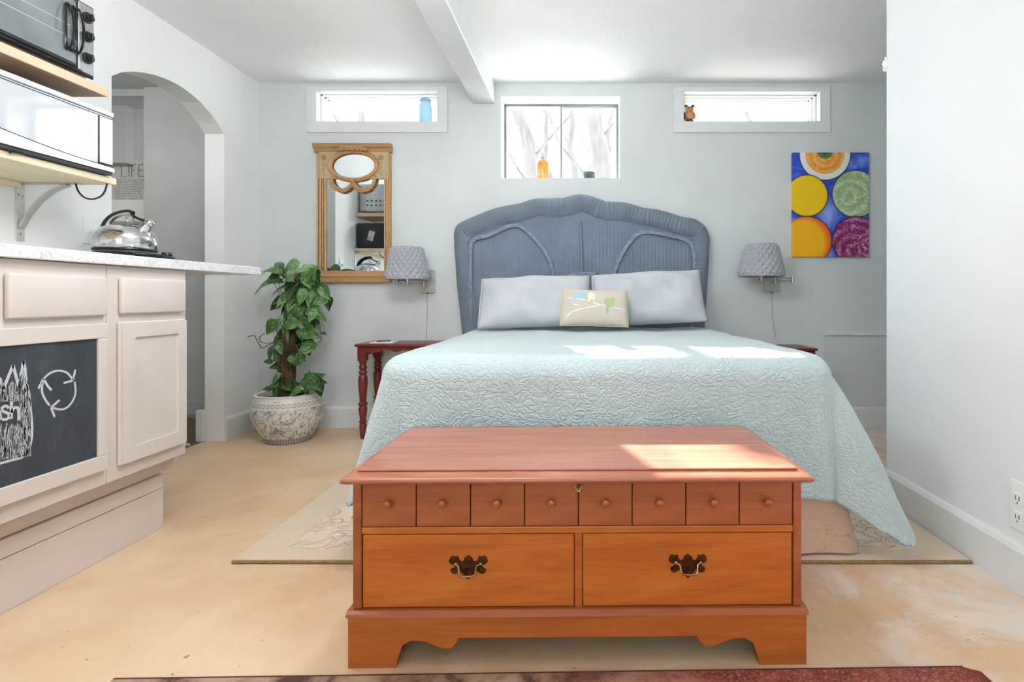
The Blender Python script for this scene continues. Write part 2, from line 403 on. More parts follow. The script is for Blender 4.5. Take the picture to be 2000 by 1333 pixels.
for u0, v0, u1, v1, Y, rr, lb in TR:
    a = P(u0, v0, Y); b = P(u1, v1, Y); d = (b-a)/(a.z-b.z); base = a+d*(a.z-1.6); top = a-d*(5.5-a.z)
    t = thing('bare_tree', lb, 'tree', base, 0, 'bare trees outside')
    pts = [base.lerp(top, k/8)+Vector((.06*math.sin(k*2.1+u0), 0, 0)) for k in range(9)]
    build('trunk', MB().tube(pts, [rr*(1-.07*k) for k in range(9)], 8), m_bark, t, True)
    for k in range(3):
        p = base.lerp(top, .22+.2*k); sg = 1 if k % 2 else -1
        q = [p, p+Vector((sg*.35, .1, .45)), p+Vector((sg*(.6+.2*random.random()), .2, 1.0)), p+Vector((sg*(.7+.4*random.random()), .2, 1.9))]
        build('branch', MB().tube(catmull(q, 3), [.022*rr/.1*(1-.08*i) for i in range(10)], 6), m_bark, t, True)

# ------------------------------------------------------------------ fill lamps added out of view to brighten room and hall
def globe_mat():
    t = NT('fill_globe'); n = t.noise(t.coord('Object'), 6, 2)
    t.b.inputs['Emission Color'].default_value = (.95, .975, 1.0, 1); t.L(t.rng(n, 0, 1, GLOBE*.97, GLOBE*1.03), t.b.inputs['Emission Strength'])
    return t.out((.9,.9,.9,1), .3)
GLOBE = 36.0
m_fill_globe = globe_mat()
m_rod = M('white_lamp_rod', S(230,230,228), S(220,220,218), 20, .4)
def pendant(loc, r, label, mat=None):  # added globe on a rod, out of view, for fill light
    t = thing('fill_lamp', label, 'lamp', loc, 0, 'added globe fill lamps')
    x, y, z = loc
    build('globe', MB().ball((x, y, z), r, 24, 14), mat or m_fill_globe, t, 'full')
    build('rod', MB().tube([(x, y, z+r), (x, y, ZC-.02)], .006, 8), m_rod, t)
    build('canopy', MB().lathe([(0,-.02),(.05,-.02),(.055,0),(0,0)], (x, y, ZC-.0005), 20), m_rod, t, True)
pendant((-.90, 1.48, 2.02), .12, 'added white globe fill lamp above the kitchen side')
pendant((-.32, 1.50, 2.02), .12, 'added white globe fill lamp above the chest side')
t_ = NT('fill_globe_hall'); t_.b.inputs['Emission Color'].default_value = (1.0,.985,.96,1)  # globe added unseen in the hall to brighten its walls
t_.L(t_.rng(t_.noise(t_.coord('Object'), 6, 2), 0, 1, 44, 47), t_.b.inputs['Emission Strength'])
pendant((-3.35, 2.75, 2.2), .09, 'added white globe fill lamp in the hall', t_.out((.9,.9,.9,1), .3))
# ------------------------------------------------------------------ blanket chest
def wood_mat(name, dark, mid, light, along='x', rough=.38, coat=.2, sc_=1.0):
    t = NT(name); st = {'x': (1.2,14,14), 'z': (14,14,1.2), 'y': (14,1.2,14)}[along]
    v = t.coord('Object', tuple(q*sc_ for q in st))
    a = t.noise(v, 1.6, 6, .6, .8); b = t.noise(t.coord('Object', tuple(q*6*sc_ for q in st)), 2.2, 4, .6)
    f = t.math('ADD', t.math('MULTIPLY', a, .75), t.math('MULTIPLY', b, .25))
    t.bump(b, .05, .001)
    return t.out(t.ramp(f, [(.33, dark), (.5, mid), (.68, light)]), rough, 0, Coat_Weight=coat, Coat_Roughness=.2)
m_chest = wood_mat('orange_brown_cherry_wood', S(160,84,36), S(180,98,40), S(196,114,52))
m_chest_d = wood_mat('orange_cherry_drawer_wood', S(172,88,30), S(192,104,36), S(206,122,50))
m_chest_r = wood_mat('red_brown_cherry_wood', S(146,76,44), S(164,88,50), S(178,102,60))
m_lid = wood_mat('hazed_cherry_lid_wood', S(154,88,66), S(170,102,78), S(184,116,92), 'x', .26, .35)  # rosy tone is haze over the lid put into the wood colour
m_groove = M('dark_wood_recess_shade', S(70,34,16), S(56,26,12), 20, .7)  # dark brown that also stands in for shade under the chest
m_brass = M('aged_dark_brass', S(104,72,40), S(66,44,24), 60, .38, .85)
m_brassl = M('worn_brass', S(190,160,110), S(150,120,76), 60, .25, .95)
ch = thing('blanket_chest', 'cherry wood blanket chest with two drawers and eight square panels at the bed foot', 'chest', (-.0195, 1.342, 0), .0131, local=True)
hb = .572; hbody = .562
# plinth with bracket feet: front board profile (x,z)
def foot_prof(hw, top):
    h = .46
    half = [(-hw,0),(-hw+.118,0),(-hw+.124,.03),(-hw+.134,.056),(-hw+.155,.068),(-hw+.185,.067),(-hw+.215,.056),(-hw+.238,.047),(-hw+.256,.049),(-hw+.268,.062),(-hw+.274,.074)]
    return half+[(-x, z) for x, z in reversed(half)]+[(hw,top),(-hw,top)]
build('plinth_front', MB().prism(foot_prof(hb, .128), (0, .02)), m_chest, ch)
sp = [(0.02,0),(.13,0),(.14,.05),(.17,.068),(.30,.068),(.33,.05),(.34,0),(.435,0),(.435,.128),(.02,.128)]
for s_ in (-1, 1): build('plinth_side', MB().prism(sp, (s_*hb, s_*(hb-.02)), 'x'), m_chest, ch)
mb = MB().prism([(-.006,.1285),(.44,.1285),(.44,.141),(.004,.141),(-.004,.136)], (-hb-.004, hb+.004), 'x'); build('plinth_moulding', mb, m_chest_r, ch)
build('gap_shade_bottom', MB().box((-hb+.021, .021, .076), (hb-.021, .414, .088)), m_groove, ch)  # dark board added to deepen the shade under the chest
build('gap_shade_back', MB().box((-hb+.021, .415, 0), (hb-.021, .434, .128)), m_groove, ch)  # added to block light coming from behind the gap
build('carcass', MB().box((-hbody, .026, .1415), (hbody, .43, .4615)), m_groove, ch)
for s_ in (-1, 1):
    build('side_panel', MB().box((s_*hbody, .026, .1415), (s_*(hbody+.004), .43, .4615)), m_chest_r, ch)
    build('corner_post', MB().box((s_*(hbody+.003), .010, .1415), (s_*(hbody-.0185), .0255, .4615), .0035, 2), m_chest_r, ch)
build('back_panel', MB().box((-hbody, .43, .1415), (hbody, .436, .4615)), m_chest_r, ch)
xi = hbody-.019
pw = 2*xi/8
for k in range(8):
    a = -xi+k*pw
    p = build('square_panel', MB().box((a+.0013, .013, .3465), (a+pw-.0013, .0255, .4605), .0012), m_chest_r, ch)
    c = a+pw/2
    kn = MB().lathe([(0,0),(.0055,0),(.005,.006),(.0062,.010),(.0105,.014),(.0115,.018),(.0095,.0225),(.004,.0245),(0,.025)], n=14, m=Matrix.Translation((c, .013, .408)) @ Matrix.Rotation(PI/2, 4, 'X'))
    build('knob', kn, m_chest_r, p, True)
esc = MB().lathe([(0,0),(.0105,0),(.0105,.002),(.008,.0035),(.006,.0025),(0,.0025)], n=18, m=Matrix.Translation((0, .0128, .441)) @ Matrix.Rotation(PI/2, 4, 'X'))
e = build('keyhole_plate', esc, m_brassl, ch, True)
build('keyhole', MB().prism([(-.0013,.435),(.0013,.435),(.0009,.441),(.0018,.443),(0,.4455),(-.0018,.443),(-.0009,.441)], (.0088,.0102)), m_groove, e)
build('rail', MB().box((-xi, .0115, .328), (xi, .0255, .345), .002, 2), m_chest_d, ch)
build('stile', MB().box((-.0095, .017, .1415), (.0095, .0255, .3275)), m_chest, ch)
def pull(cx, cz, y, par):
    pl = [(-.046,.022),(-.040,.0265),(-.032,.023),(-.026,.026),(-.0235,.016),(-.018,.0105),(-.0125,.013),(-.0095,.021),(-.004,.0245),(0,.0275)]
    pl = pl+[(-x, z) for x, z in reversed(pl[:-1])]
    lo = [(.049,.012),(.043,.005),(.030,.002),(.038,-.004),(.045,-.009),(.041,-.018),(.033,-.0205),(.026,-.016),(.020,-.012),(.014,-.020),(.007,-.027),(0,-.034)]
    pl = pl+lo+[(-x, z) for x, z in reversed(lo[:-1])]
    h = build('pull', MB().prism([(cx+x, cz+z) for x, z in pl], (y-.0025, y)), m_brass, par)
    mb = MB()
    for s2 in (-1, 1): mb.ball((cx+s2*.031, y-.006, cz+.007), .0055, 10, 6)
    q = [(cx-.031,y-.009,cz+.007),(cx-.0235,y-.013,cz+.006),(cx-.021,y-.016,cz-.003),(cx-.019,y-.019,cz-.013),(cx-.010,y-.020,cz-.0165),(cx+.010,y-.020,cz-.0165),(cx+.019,y-.019,cz-.013),(cx+.021,y-.016,cz-.003),(cx+.0235,y-.013,cz+.006),(cx+.031,y-.009,cz+.007)]
    mb.tube(catmull(q, 3), .0026, 8)
    return h, mb
for a, b in ((-xi+.002, -.0115), (.0115, xi-.002)):
    d = build('drawer', MB().box((a, .0135, .1435), (b, .0255, .3255), .0015), m_chest_d, ch)
    cx = (a+b)/2
    h, mb = pull(cx, .247, .0135, d)
    build('bail', mb, m_brassl, d, True)
# lid: moulded edge and raised top
he = hb+.011
pr = [(-.016,.4625),(-.023,.467),(-.0245,.472),(-.022,.477),(-.014,.4815),(-.004,.4845),(.0,.4865)]
mb = MB(); n = len(pr)
ring = lambda off, z: [(-(he-.0245)+off, -off*1.0+.0, z), ((he-.0245)-off, -off, z), ((he-.0245)-off, .455, z), (-(he-.0245)+off, .455, z)]
prev = None; vs = []; fs = []
for off, z in pr:
    o_ = off
    vs += [(-(he-.0245)+o_, o_, z), ((he-.0245)-o_, o_, z), ((he-.0245)-o_, .455, z), (-(he-.0245)+o_, .455, z)]
for i in range(n-1):
    for k in range(4): fs.append((i*4+k, i*4+(k+1) % 4, i*4+4+(k+1) % 4, i*4+4+k))
fs += [(3,2,1,0), tuple((n-1)*4+k for k in range(4))]
lid = build('lid', MB().add(vs, fs), m_lid, ch, .5)
build('raised_top', MB().box((-(he-.0245)+.006, .006, .4865), ((he-.0245)-.006, .453, .4925), .003, 2), m_lid, lid)

# ------------------------------------------------------------------ rugs
def rug_mat():
    t = NT('sculpted_cream_wool'); v = t.coord('Object')
    a = t.noise(v, 9, 2, .5, 1.6); b = t.noise(v, 160, 3, .6)
    sx = t.n('ShaderNodeSeparateXYZ'); t.L(v, sx.inputs[0])
    ex = t.rng(t.math('ABSOLUTE', sx.outputs[0]), 1.13, 1.15, 1, 0); ey = t.rng(t.math('ABSOLUTE', sx.outputs[1]), .575, .595, 1, 0)
    k = t.math('MULTIPLY', ex, ey)
    vo = t.n('ShaderNodeTexVoronoi', feature='DISTANCE_TO_EDGE'); t.L(t.coord('Object'), vo.inputs['Vector']); vo.inputs['Scale'].default_value = 16
    rg = t.math('MULTIPLY', t.rng(t.math('ABSOLUTE', t.math('SUBTRACT', a, .5)), 0, .08), k)
    h = t.math('ADD', rg, t.math('MULTIPLY', b, .35))
    t.bump(h, .75, .013)
    return t.out(t.mix(rg, S(216,195,168), S(229,211,188)), .95, 0, Sheen_Weight=.3)
m_rug = rug_mat()
m_bind = M('olive_rug_binding', S(150,124,80), S(128,104,64), 40, .9, 0, .4, 120)
rg = thing('area_rug', 'cream sculpted wool rug lying under the bed', 'rug', (.057, 2.55, 0))
rug_x0, rug_x1 = -1.222, 1.335
build('pile', MB().box((rug_x0, 1.868, .0), (rug_x1, 3.2, .012), .004, 2), m_rug, rg)
build('binding', MB().tube([(rug_x0-.004, 1.863, .006), (rug_x1, 1.863, .006)], .006, 8), m_bind, rg, True)
build('binding', MB().tube([(rug_x0-.002, 1.866, .0055), (rug_x0-.002, 3.2, .0055)], .0045, 8), m_rug, rg, True)
def red_rug_mat():
    t = NT('red_patterned_rug_wool'); v = t.coord('Object')
    a = t.noise(v, 6, 5, .6, 1.5); b = t.noise(v, 140, 4, .7)
    sx = t.n('ShaderNodeSeparateXYZ'); t.L(v, sx.inputs[0])
    g = t.rng(sx.outputs[0], -.10, .35)
    brown = t.ramp(a, [(.38, S(84,58,44)), (.5, S(150,122,98)), (.62, S(176,150,124))])
    red = t.ramp(a, [(.36, S(118,46,40)), (.52, S(140,62,52)), (.66, S(170,104,88))])
    sp = t.mix(t.rng(b, .5, .62), S(150,78,66), S(186,140,120))
    red = t.mix(t.rng(b, .46, .60, 0, .6), red, sp)
    t.bump(b, .5, .006)
    c = t.mix(g, brown, red)
    e = t.rng(sx.outputs[0], .98, 1.02)
    return t.out(t.mix(e, c, S(112,40,36)), .95)
r2 = thing('front_rug', 'red and brown patterned rug in front of the chest', 'rug', (-.1, .9, 0))
pp = [(-1.13,1.283),(.93,1.326),(.962,1.31),(1.0,.2),(-1.1,.15)]
vs = [(x, y, z) for z in (0, .010) for x, y in pp]; n = 5
build('pile', MB().add(vs, [tuple(range(n-1,-1,-1)), tuple(range(n,2*n))]+[(i,(i+1)%n,n+(i+1)%n,n+i) for i in range(n)]), red_rug_mat(), r2)
m_rb = M('dark_rug_edge', S(96,52,42), S(74,40,32), 50, .95, 0, .4, 150)
build('binding', MB().tube([(pp[0][0], pp[0][1]+.002, .006), (pp[1][0], pp[1][1]+.002, .006)], .005, 8), m_rb, r2, True)

# ------------------------------------------------------------------ bed
bed = thing('bed', 'bed base and mattress hidden under the aqua quilt with a tan skirt', 'bed', (.085, 1.875, 0), .028, local=True)
m_matt = M('white_mattress_ticking', S(235,236,238), S(226,228,230), 20, .9)
def skirt_mat():
    t = NT('tan_stitched_cotton'); v = t.coord('Object')
    n = t.noise(v, 220, 3, .6); vine = t.noise(t.coord('Object', (1,1,2.2)), 7, 2, .5, .6)
    sx = t.n('ShaderNodeSeparateXYZ'); t.L(v, sx.inputs[0])
    low = t.rng(sx.outputs[2], -.10, -.05, 1, 0)
    line = t.math('MULTIPLY', t.rng(t.math('ABSOLUTE', t.math('SUBTRACT', vine, .5)), 0, .010, 1, 0), low)
    t.bump(n, .12, .001)
    return t.out(t.mix(t.math('MULTIPLY', line, .5), t.ramp(n, [(.3, S(205,176,152)), (.7, S(196,166,142))]), S(140,110,96)), .8, 0, Sheen_Weight=.2)
m_skirt = skirt_mat()
HW = .785
build('box_spring', MB().box((-HW+.02, .03, .10), (HW-.02, 1.78, .36), .02, 2), m_matt, bed)
build('mattress', MB().box((-HW+.012, .028, .361), (HW-.012, 1.78, .698), .06, 4), m_matt, bed, True)
for x in (-.62, .62):
    for y in (.2, 1.6): build('leg', MB().lathe([(0,0.013),(.02,.013),(.025,.1),(0,.1)], (x, y, 0), 12), m_groove, bed, True)
def skirt_pt(s, h):
    # path round left side, foot, right side; s in metres along it
    L = 1.75; Wd = 2*(HW-.01)
    r = .02
    if s < L: p = Vector((-(HW-.01), L-s)); nrm = Vector((-1, 0))
    elif s < L+Wd: p = Vector((-(HW-.01)+s-L, 0.02)); nrm = Vector((0, -1))
    else: p = Vector((HW-.01, s-L-Wd)); nrm = Vector((1, 0))
    dn = 1-h
    wv = (.006*math.sin(s*19)+.009*math.sin(s*8.3+1.1)+.006*math.sin(s*31+h*3))*(.35+dn)
    corner = max(0, 1-abs(s-L-Wd)/.12)
    o_ = .010+.035*dn*(.3+.7*corner)+wv*.7
    if L-.03 < s < L+Wd+.03: o_ = .010+.012*dn+max(wv*.6, -.008)
    q = p+nrm*o_
    rs = max(0, min(1, (s-(L+Wd-.35))/.35)); q.x += rs*rs*(3-2*rs)*(.025+.055*dn)
    zl = .022
    return (q.x, q.y, zl+(.37-zl)*h+.004*math.sin(s*5)*dn)
TOT = 1.75*2+2*(HW-.01)
build('bed_skirt', MB().grid(lambda a, b: skirt_pt(a*TOT, b), 420, 18), m_skirt, bed, 'full', recalc=False)

def quilt_mat():
    t = NT('aqua_stitched_quilt'); uv = t.coord('UV')
    wn = t.n('ShaderNodeTexNoise'); t.L(uv, wn.inputs['Vector']); wn.inputs['Scale'].default_value = 14; wn.inputs['Detail'].default_value = 2
    vm = t.n('ShaderNodeVectorMath', operation='MULTIPLY_ADD'); t.L(wn.outputs['Color'], vm.inputs[0]); vm.inputs[1].default_value = (.075,.075,0); t.L(uv, vm.inputs[2])
    vo = t.n('ShaderNodeTexVoronoi', feature='DISTANCE_TO_EDGE'); t.L(vm.outputs[0], vo.inputs['Vector']); vo.inputs['Scale'].default_value = 38
    mp = t.n('ShaderNodeMapping'); t.L(vm.outputs[0], mp.inputs[0]); mp.inputs['Scale'].default_value = (1, 1.5, 1); t.L(mp.outputs[0], vo.inputs['Vector'])
    puff = t.rng(vo.outputs['Distance'], 0, .22)
    puff = t.math('POWER', puff, .6)
    wv = t.n('ShaderNodeTexWave', bands_direction='X'); t.L(uv, wv.inputs[0]); wv.inputs['Scale'].default_value = 55; wv.inputs['Distortion'].default_value = .8
    wv2 = t.n('ShaderNodeTexWave', bands_direction='Y'); t.L(uv, wv2.inputs[0]); wv2.inputs['Scale'].default_value = 55; wv2.inputs['Distortion'].default_value = .8
    weave = t.math('ADD', wv.outputs[1], wv2.outputs[1])
    h = t.math('ADD', puff, t.math('MULTIPLY', weave, .16))
    t.bump(h, .42, .008)
    big = t.noise(uv, 2.2, 3)
    th = t.noise(t.coord('UV', (1,1,1)), 240, 2, .6)
    c = t.ramp(big, [(.35, S(176,194,196)), (.65, S(186,203,205))])
    c = t.mix(t.rng(puff, .0, .3, .28, 0), c, S(146,172,174))
    c = t.mix(t.rng(th, .5, .7, 0, .4), c, S(204,218,220))
    return t.out(c, .9, 0, Sheen_Weight=.5)
m_quilt = quilt_mat()
QT = .712; RQ = .075
def hang(a):
    if a <= 0: return (a, 0.0)
    if a < RQ*PI/2: return (RQ*math.sin(a/RQ), RQ*(1-math.cos(a/RQ)))
    return (RQ, RQ+a-RQ*PI/2)
def quilt_pt(s, t):
    """s across (-), t along from the head edge down to the foot hem"""
    fx = HW-RQ+.012; a = abs(s)-fx; sg = 1 if s > 0 else -1
    Lt = 1.60                                     # head edge at y=1.60
    fy = RQ-.012
    b = (Lt-t); b = fy-b                           # >0 once past the foot line
    nz = mnoise.noise(Vector((s*3.1, t*3.1, .3)))*.008+mnoise.noise(Vector((s*9, t*9, 2.3)))*.004
    if a <= 0 and b <= 0:
        z = QT+nz-.006*abs(s)
        return Vector((s, Lt-t, z+.012*math.exp(-((t)/.05)**2)))
    if b <= 0:
        o_, d = hang(a); k = max(0, d-RQ)
        o_ += k*(.20 if sg > 0 else .16)+.020*k/.4*math.sin(t*7+sg)+nz
        return Vector((sg*(fx+o_), Lt-t, QT-d+nz*.5))
    if a <= 0:
        o_, d = hang(b); k = max(0, d-RQ)
        o_ += k*.02+.012*(k/.4)*math.sin(s*6+.6)+nz*.6
        return Vector((s, fy-o_, QT-d+nz*.5+.012*math.sin(s*4)*k))
    rho = math.hypot(a, b); th = math.atan2(b, a)          # 0 = side, pi/2 = foot
    wgt = math.exp(-((th-.70)/.27)**2)
    pn = 5 if sg > 0 else 14; lp = (a**pn+b**pn)**(1/pn)
    rho = lp+(rho-lp)*wgt*(.97 if sg > 0 else .08)
    o_, d = hang(rho); k = max(0, d-RQ)
    K = .32 if sg > 0 else .12
    o_ += k*(.16*math.cos(th)**2+.02*math.sin(th)**2)+K*(k**.8)*.9*math.exp(-((th-.66)/.38)**2)+.05*k*math.sin(2*th)+nz-(.10*k*math.exp(-((th-1.12)/.16)**2) if sg > 0 else 0)+.06*k*math.exp(-((th-.2)/.14)**2)
    tt = th if sg < 0 else th*(.52+.48*(th/(PI/2))**2)      # right corner points outwards
    return Vector((sg*(fx+o_*math.cos(tt)), fy-o_*math.sin(tt), QT-d+nz*.5))
SD, FD = .455, .475
def q_uv(i, j):
    s = (i-.5)*2*(HW+SD); t = j*(1.60+FD); return s, t
def round_hem(s, t):
    # rounded free corners of the quilt
    RC = .15; a = abs(s)-(HW+SD-RC); b = t-(1.60+FD-RC)
    if a > 0 and b > 0:
        r_ = math.hypot(a, b)
        if r_ > RC:
            m_ = RC/r_
            a, b = a*m_*1.0, b*m_*1.0
            s = (1 if s > 0 else -1)*(HW+SD-RC+a); t = 1.60+FD-RC+b
    return s, t
qmb = MB().grid(lambda i, j: quilt_pt(*round_hem(*q_uv(i, j))), 250, 210, q_uv)
qo = build('quilt', qmb, m_quilt, None, 'full', recalc=False)
# move into the bed frame
R_ = Matrix.Rotation(.028, 4, 'Z'); qo.location = R_ @ qo.location+Vector((.085, 1.875, 0)); qo.rotation_euler = (0,0,.028)
md = qo.modifiers.new('thickness', 'SOLIDIFY'); md.thickness = .010; md.offset = -1
tag(qo, 'pale aqua stitched quilt draped over the bed', 'quilt')

# ------------------------------------------------------------------ pillows
def pillow_mat(name, c1, c2):
    t = NT(name); v = t.coord('Object')
    n = t.noise(v, 3.5, 3, .5, .8); f = t.noise(v, 300, 2)
    t.bump(t.math('ADD', n, t.math('MULTIPLY', f, .02)), .35, .02)
    return t.out(t.ramp(n, [(.35, c1), (.65, c2)]), .85, 0, Sheen_Weight=.2)
m_pil = pillow_mat('pale_grey_cotton', S(196,199,204), S(188,191,197))
def cushion(w_, h_, th, seed, n=36, pinch=.05, sag=0, crease=.012):
    mb = MB()
    for sgn in (1, -1):
        def fn(i, j):
            x, y = 2*i-1, 2*j-1
            e = max(0, (1-abs(x)**3.2)*(1-abs(y)**3.2))**.55
            px = x*w_/2*(1-pinch*(1-abs(y)**2)*.6*abs(x)**4); py = y*h_/2*(1-pinch*(1-x*x)*abs(y)**4)
            cr = crease*mnoise.noise(Vector((x*2.2+seed, y*1.6+x*1.3, seed)))*4*e
            return (px, py+sag*(x*x), sgn*(th/2)*e+cr*(1 if sgn > 0 else 0))
        mb.grid(fn, n, n)
    return mb
def place(o, loc, rx, ry=0, rz=0):
    o.location = loc; o.rotation_euler = (rx, ry, rz)
for (u, v, Y, w_, h_, rx, ry, sd_, lb) in (
    (1045, 589, 3.37, .70, .37, 1.02, -.03, 1.3, 'pale grey pillow leaning on the left half of the headboard'),
    (1266, 582, 3.40, .71, .38, 1.06, -.05, 5.2, 'pale grey pillow leaning on the right half of the headboard')):
    p = thing('pillow', lb, 'pillow', P(u, v, Y), 0, 'bed pillows', local=True)
    p.rotation_euler = (rx, ry, 0)
    build('pillow_case', cushion(w_, h_, .17, sd_), m_pil, p, 'full')
    mb = MB()
    ed = [(-w_/2*(.98), y_*h_/2*.96, .002) for y_ in (-1, -.5, 0, .5, 1)]
    build('hem_seam', MB().tube(catmull(ed, 3), .004, 6), m_pil, p, True)
def cush_mat():
    t = NT('linen_with_bird_print'); v = t.coord('Object')
    sx = t.n('ShaderNodeSeparateXYZ'); t.L(v, sx.inputs[0]); x, y = sx.outputs[0], sx.outputs[1]
    n = t.noise(v, 260, 3)
    c = t.ramp(n, [(.3, S(208,200,186)), (.7, S(198,190,176))])
    def ell(cx, cy, rx, ry, rot=0):
        ca, sa = math.cos(rot), math.sin(rot)
        dx = t.math('SUBTRACT', x, cx); dy = t.math('SUBTRACT', y, cy)
        a = t.math('DIVIDE', t.math('ADD', t.math('MULTIPLY', dx, ca), t.math('MULTIPLY', dy, sa)), rx)
        b = t.math('DIVIDE', t.math('SUBTRACT', t.math('MULTIPLY', dy, ca), t.math('MULTIPLY', dx, sa)), ry)
        return t.rng(t.math('ADD', t.math('MULTIPLY', a, a), t.math('MULTIPLY', b, b)), .8, 1.1, 1, 0)
    def seg(x0, y0, x1, y1, wd):
        cx, cy = (x0+x1)/2, (y0+y1)/2; return ell(cx, cy, math.hypot(x1-x0, y1-y0)/2*1.03, wd, math.atan2(y1-y0, x1-x0))
    for a in ((-.16,.045,-.04,.028,.0035),(-.05,.03,.03,.0,.004),(.02,.0,.19,-.022,.0035),(-.13,.005,-.085,-.008,.003),(-.165,-.075,-.13,-.04,.004),(-.135,-.042,-.06,-.025,.004),(-.07,-.028,.03,.0,.0035)):
        c = t.mix(seg(*a), c, S(234,232,222))
    for e, col in (((-.085,.06,.042,.02,.35), S(160,196,212)), ((-.125,.035,.03,.008,.4), S(176,204,212)), ((-.02,.052,.022,.034,0), S(232,226,202)), ((-.02,.01,.012,.025,0), S(214,190,178)), ((.085,.015,.030,.034,.5), S(176,190,140)), ((.105,.03,.014,.024,0), S(180,194,110)), ((.075,-.03,.008,.03,0), S(168,176,150))):
        c = t.mix(ell(*e), c, col)
    ex = t.rng(t.math('ABSOLUTE', x), .188, .193); c = t.mix(ex, c, S(222,218,170))
    t.bump(n, .2, .002)
    return t.out(c, .9)
p = thing('throw_cushion', 'small linen cushion printed with birds on a branch', 'cushion', P(1161, 602, 3.17), 0, local=True)
p.rotation_euler = (1.15, .02, 0)
build('cushion_cover', cushion(.40, .235, .10, 9.1, 26, .03, crease=.003), cush_mat(), p, 'full')
m_pipe = M('yellow_piping', S(214,206,150), S(200,192,140), 60, .8)
hw, hh = .197, .1145
rim = [(-hw,-hh,0),(-hw*.985,0,0),(-hw,hh,0),(0,hh*.98,0),(hw,hh,0),(hw*.985,0,0),(hw,-hh,0),(0,-hh*.98,0),(-hw,-hh,0)]
build('piping', MB().tube([q for k in range(8) for q in [Vector(rim[k]).lerp(Vector(rim[k+1]), j/4) for j in range(4)]]+[Vector(rim[0])], .0035, 6), m_pipe, p, True)

# ------------------------------------------------------------------ wicker headboard
def wicker_mat():
    t = NT('blue_grey_painted_wicker'); uv = t.coord('UV')
    wv = t.n('ShaderNodeTexWave', bands_direction='Y', wave_profile='SIN'); t.L(uv, wv.inputs[0]); wv.inputs['Scale'].default_value = 44; wv.inputs['Distortion'].default_value = .6
    ws = t.n('ShaderNodeTexWave', bands_direction='X', wave_profile='SIN'); t.L(uv, ws.inputs[0]); ws.inputs['Scale'].default_value = 26; ws.inputs['Distortion'].default_value = .5
    ck = t.math('ABSOLUTE', t.math('SUBTRACT', wv.outputs[1], ws.outputs[1]))
    h = t.math('ADD', t.math('MULTIPLY', wv.outputs[1], .7), t.math('MULTIPLY', ck, .5))
    t.bump(h, .6, .006)
    n = t.noise(uv, 5, 4)
    c = t.ramp(n, [(.35, S(122,136,152)), (.65, S(136,150,166))])
    c = t.mix(t.rng(wv.outputs[1], 0, .35, .45, 0), c, S(88,100,116))
    return t.out(c, .6)
m_wick = wicker_mat()
HY = 3.76
OUT = [(887,455),(891,443),(902,434),(938,418),(975,405),(1017,397),(1042,389),(1076,387.5),(1101,387),(1118,382),(1134,380),(1157,384),(1182,394),(1221,396),(1260,407),(1286,410),(1330,423),(1358,429),(1378,444),(1386,466)]
def interp(tab, x):
    if x <= tab[0][0]: return tab[0][1]
    for (a, b), (c, d) in zip(tab, tab[1:]):
        if x <= c: return b+(d-b)*(x-a)/(c-a)
    return tab[-1][1]
def hb_edges(v):
    l = interp([(455,887),(480,887.5),(560,893),(650,903),(780,912)], v); r = interp([(466,1386),(517,1384),(626,1377),(780,1370)], v); return l, r
def hb_base(i, j):
    ut = 887+(1386-887)*i; vt = interp(OUT, ut)
    v = 770+(vt-770)*j
    l, r = hb_edges(v); u = l+(r-l)*i
    if i < .03 or i > .97: pass
    p = P(u, v, HY); return p.x, p.z
outline = [P(u, v, HY) for u, v in [(hb_edges(q)[0], q) for q in range(770, 455, -25)]+OUT+[(hb_edges(q)[1], q) for q in range(480, 771, 25)]]
outline = [(p.x, p.y) for p in catmull([(p.x, p.z, 0) for p in outline], 4)]
import bisect
olen = [0]
for a, b in zip(outline, outline[1:]): olen.append(olen[-1]+math.hypot(b[0]-a[0], b[1]-a[1]))
def near(x, z):
    best = 9; bs = 0
    for k in range(0, len(outline)-1):
        ax, az = outline[k]; bx, bz = outline[k+1]; dx, dz = bx-ax, bz-az
        q = max(0, min(1, ((x-ax)*dx+(z-az)*dz)/(dx*dx+dz*dz+1e-12)))
        d = math.hypot(x-ax-q*dx, z-az-q*dz)
        if d < best: best = d; bs = olen[k]+q*(olen[k+1]-olen[k])
    return best, bs
BW = .125
hb_uv = {}
def hb_pt(i, j):
    x, z = hb_base(i, j); d, s = near(x, z)
    if d < BW:
        q = (d-BW*.5)/(BW*.5); y = .048*math.sqrt(max(0, 1-q*q))**.9
        y = max(y, .03*min(1, d/BW)) + (.006*math.sin(s*2*PI/.026)*min(1, d/.02))
        hb_uv[(i, j)] = (s*1.3, d*1.5)
        hb_uv[(i, j)] = (d*2.0, s)
    else:
        y = .022+.0022*math.sin(x*2*PI/.026)
        hb_uv[(i, j)] = (x, z)
    return (x, HY-y, z)
hbd = thing('headboard', 'blue grey painted wicker headboard with a scalloped top', 'headboard', P(1136, 770, HY))
g = MB().grid(hb_pt, 260, 110); g.uv = [hb_uv[(i/260, j/110)] for i in range(261) for j in range(111)]
build('woven_panel', g, m_wick, hbd, 'full', recalc=False)
bk = [(x, z) for x, z in outline]
build('back_panel', MB().prism([(x, z) for x, z in bk], (HY, HY+.02)), m_wick, hbd)
m_braid = M('blue_grey_wicker_braid', S(150,164,180), S(122,136,152), 70, .6, 0, .3, 120)
